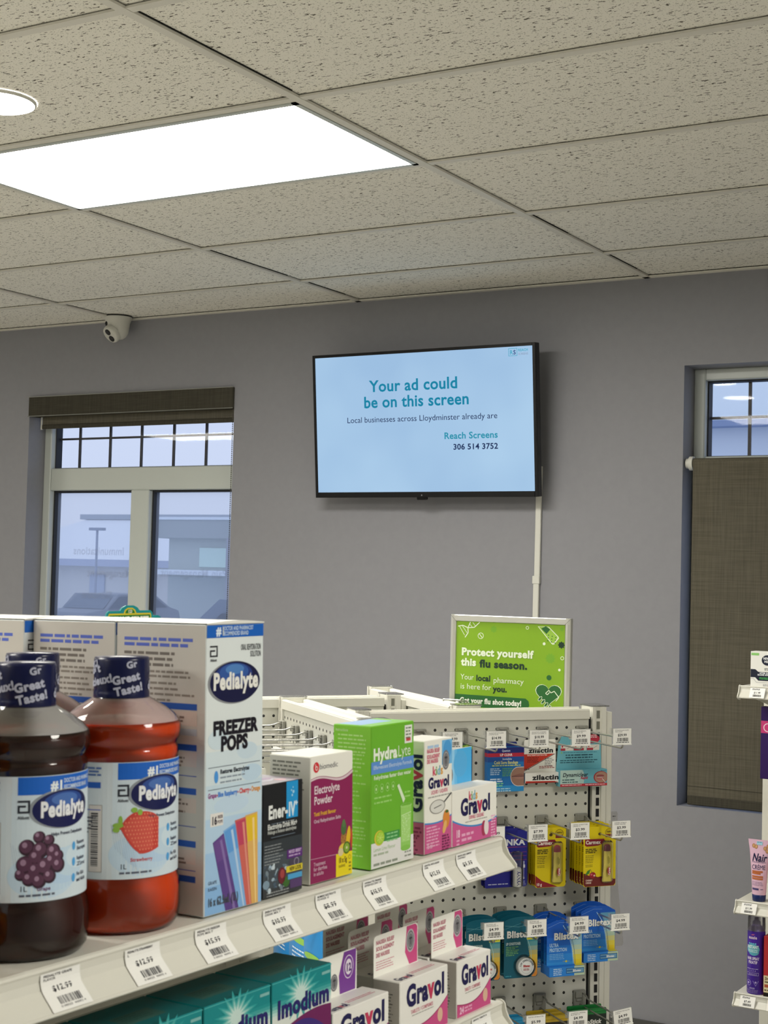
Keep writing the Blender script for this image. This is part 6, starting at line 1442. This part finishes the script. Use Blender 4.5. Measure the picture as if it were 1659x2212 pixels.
def nair():
    t = empty('cream_tube', Rr(-.030, .0555, .7635)); tag(t, 'pink hair removal cream tube standing on its dark blue cap', 'tube')
    m = MB(); n = 32; rings = [(.018, .0185, .0175), (.022, .0195, .0175), (.06, .0215, .0160), (.10, .0245, .0120), (.14, .0285, .0060), (.158, .0315, .0018), (.168, .0325, .0008)]
    vs = [(b*math.cos(2*math.pi*i/n), a*math.sin(2*math.pi*i/n), z) for z, a, b in rings for i in range(n)]
    m.add(vs, [[j*n+k, j*n+(k+1) % n, (j+1)*n+(k+1) % n, (j+1)*n+k] for j in range(len(rings)-1) for k in range(n)], ink('dcb6cc', .3), True)
    def fn(u, v, l):
        z = .018+v; j = 0
        while j < len(rings)-2 and rings[j+1][0] < z: j += 1
        f = (z-rings[j][0])/(rings[j+1][0]-rings[j][0]); a = rings[j][1]+(rings[j+1][1]-rings[j][1])*f; b = rings[j][2]+(rings[j+1][2]-rings[j][2])*f
        s_ = max(-.999, min(.999, u/a)); return Vector((b*math.sqrt(1-s_*s_)+.0002*l+.0003, u, z))
    A = Art(m, fn=fn, seg=.004)
    A.txt('Nair', -.019, .092, .0300, '1b1c44', w=.040, wt=1, it=.25, l=2); A.lines(-.018, .0900, .038, 1, .0014, .003, '6c5c84', 1, .02)
    A.txt('CRÈME', -.0185, .0700, .0175, '3a3560', w=.038, wt=0, l=2)
    for v, w in ((.0625, .030), (.0575, .0245), (.0490, .031), (.0430, .031)): A.rect(-.0172, v-.001, -.0172+w, v+.0038, 'b8683c', 1)
    A.lines(-.017, .0360, .034, 3, .0014, .0040, '9c84a4', 1, .2); A.rect(-.0155, .0135, .0035, .0190, '4c4474', 1); A.lines(.008, .017, .007, 1, .002, .002, '6c5c84', 1, .05)
    for (u, v, r) in ((-.016, .133, -.5), (-.009, .131, .6), (.016, .128, .4), (.024, .134, -.4), (.022, .121, .7)): A.ell(u, v, .0045, .0058, 'b08050', 2, 10); A.ell(u, v, .0020, .0040, 'd0a474', 3, 8)
    A.rect(-.008, .136, .0085, .1455, 'a4cfe2', 2); A.lines(-.0065, .1440, .013, 2, .0016, .0034, '3f7090', 3, .1)
    m.build('tube_body', t)
    m = MB(); m.lathe([(.0, 0), (.0170, 0), (.0180, .0012), (.0190, .0175), (.0180, .0185), (0, .0186)], ink('1b2a5e', .25), 32, cap=False); m.build('cap', t)
nair()
def spray():
    t = empty('hair_spray_can', Rr(-.032, .0495, .510)); tag(t, 'purple hair spray can with clear cap on the lowest right-hand shelf', 'spray can')
    r = .0245; m = MB(); pm = ink('45259a', .25); m.lathe([(0, 0), (r-.0015, 0), (r, .002), (r, .168), (r-.0012, .1715), (r-.0005, .173)], pm, 36, cap=False)
    m.lathe([(r-.0008, .1715), (r-.002, .176), (.0165, .183), (.0120, .186), (.0120, .189)], ink('6c5a9a', .3, 1.2, .5), 36, cap=False)
    fn = lambda u, v, l: Vector(((r+l*.0002)*math.cos(u/r), (r+l*.0002)*math.sin(u/r), v))
    A = Art(m, fn=fn, seg=.003); o = -.0035
    A.txt('aussie', o, .1515, .0115, 'd6c2dc', w=.0245, al='c', wt=2, l=2); A.ell(o, .1625, .004, .0012, 'c46a8c', 2, 8); A.line([(o-.004, .161), (o+.001, .1645), (o+.006, .1635)], .0012, 'c46a8c', 2)
    A.ell(o, .1235, .0195, .0135, '5fb4c4', 1, 20); A.ell(o+.003, .116, .0150, .0100, '58a9be', 1.3, 16)
    A.txt('INSTANT', o, .1255, .0115, 'dff2f2', w=.034, al='c', wt=2, l=3); A.txt('FREEZE', o, .1150, .0105, 'b6e0e6', w=.029, al='c', wt=2, l=3)
    for k in range(4): A.ell(o-.010+.006*k, .1385, .0026, .0022, '66b8d2', 1.5, 8)
    A.txt('HAIR SPRAY', o+.001, .0945, .0105, 'dcd0ea', w=.036, al='c', wt=2, l=2); A.txt('FIXATIF', o+.001, .0840, .0105, 'dcd0ea', w=.026, al='c', wt=2, l=2)
    A.lines(o-.018, .0705, .036, 1, .0016, .003, 'b8a8d8', 2, .05); A.txt('1 2 3 4', o, .0625, .0055, 'a898cc', w=.020, al='c', wt=1)
    for (a, b, c, d) in ((-.018, .0515, .018, .0523), (-.018, .0590, .018, .0598), (-.018, .0515, -.0172, .0598), (.0172, .0515, .018, .0598)): A.rect(o+a, b, o+c, d, 'b0a0d4', 2)
    A.lines(o-.011, .0568, .026, 2, .0013, .0026, 'a090c8', 2, .1)
    def pg(cu, cv, rr, n_, c, l, a0=0): A.poly([(cu+rr*math.cos(a0+2*math.pi*i/n_), cv+rr*math.sin(a0+2*math.pi*i/n_)) for i in range(n_)], c, l)
    pg(o-.0110, .0310, .0085, 8, 'b8a8dc', 2, .39); pg(o-.0110, .0310, .0072, 8, '45259a', 3, .39); A.ell(o-.0110, .0310, .0032, .0034, 'b8a8dc', 4, 10)
    pg(o+.0100, .0325, .0095, 3, 'b8a8dc', 2, -math.pi/2); pg(o+.0100, .0325, .0078, 3, '45259a', 3, -math.pi/2); A.ell(o+.0100, .0335, .0026, .0026, 'b8a8dc', 4, 8)
    A.txt('DANGER', o, .0150, .0055, 'b8a8dc', w=.016, al='c', wt=1); A.lines(o-.018, .0125, .036, 3, .0012, .0034, '9080bc', 2, .1)
    m.build('can_body', t)
    m = MB(); m.lathe([(.0115, .186), (.0110, .196), (.0065, .199), (.0058, .2065), (0, .207)], ink('55427c', .4), 24, cap=False); m.build('nozzle', t)
    m = MB(); m.lathe([(r-.0003, .1725), (r-.0008, .205), (r-.0025, .2165), (r-.006, .2185), (0, .2188)], clearmat('can_cap', (.84, .84, .86), .09, .10, .1, (.6, .6, .6)), 36, cap=False); m.build('clear_cap', t)
spray()
m = MB(); Fa, L, Tp = carton_faces(m, .07, .05, .165, 'b53034', 'a82a30'); Fa.rect(.0005, .0005, .0695, .012, '1c1714', 1); Fa.rect(.0005, .012, .0695, .058, 'e0d3ac', 1); Fa.txt('340', .004, .046, .011, '6a5a3c', wt=2, l=2); Fa.lines(.004, .042, .04, 1, .003, .004, '55482c', 2, .05); Fa.rect(.003, .026, .06, .034, 'b4583c', 2); Fa.lines(.003, .020, .05, 1, .003, .004, '4a3f2c', 2, .05)
o = m.build('hair_colour_box'); o.matrix_world = Rr(-.030, .0785+.035, .510); tag(o, 'red and cream box cut off by the right picture edge beside the purple spray can', 'box')
m = MB(); Fa, L, Tp = carton_faces(m, .06, .045, .105, 'dfc3b4', 'e6cbbd'); Fa.rect(.002, .03, .05, .075, 'd49c90', 1)
o = m.build('skin_care_box'); o.matrix_world = Rr(-.030, .091+.03, .7635); tag(o, 'pale peach box at the picture edge beside the pink tube', 'box')
t = empty('boxed_product', Rr(-.150, .022+.05, 1.087)); tag(t, 'dark purple box with pink band hanging below the top right-hand shelf', 'box')
m = MB(); Fa, L, Tp = carton_faces(m, .10, .03, .205, '2e1256', '2a1050'); Fa.rect(.0005, .130, .0995, .165, 'c43a78', 1); Fa.ring(.020, .146, .010, .0125, 'ead0dc', 2); m.build('carton', t)
hook(Rr(-.38, .030+.05, 1.085), '$6.99', 'HAIR REMOVAL', 'peg hook tag at right picture edge below the dark purple box', Ln=.235, group='hooks on the right-hand shelf unit')
hook(Rr(-.38, .072, 1.330), '$6.99', 'HAIR REMOVAL', 'peg hook carrying the dark purple box under the top right-hand shelf', Ln=.235, group='hooks on the right-hand shelf unit')

bpy.context.view_layer.update()
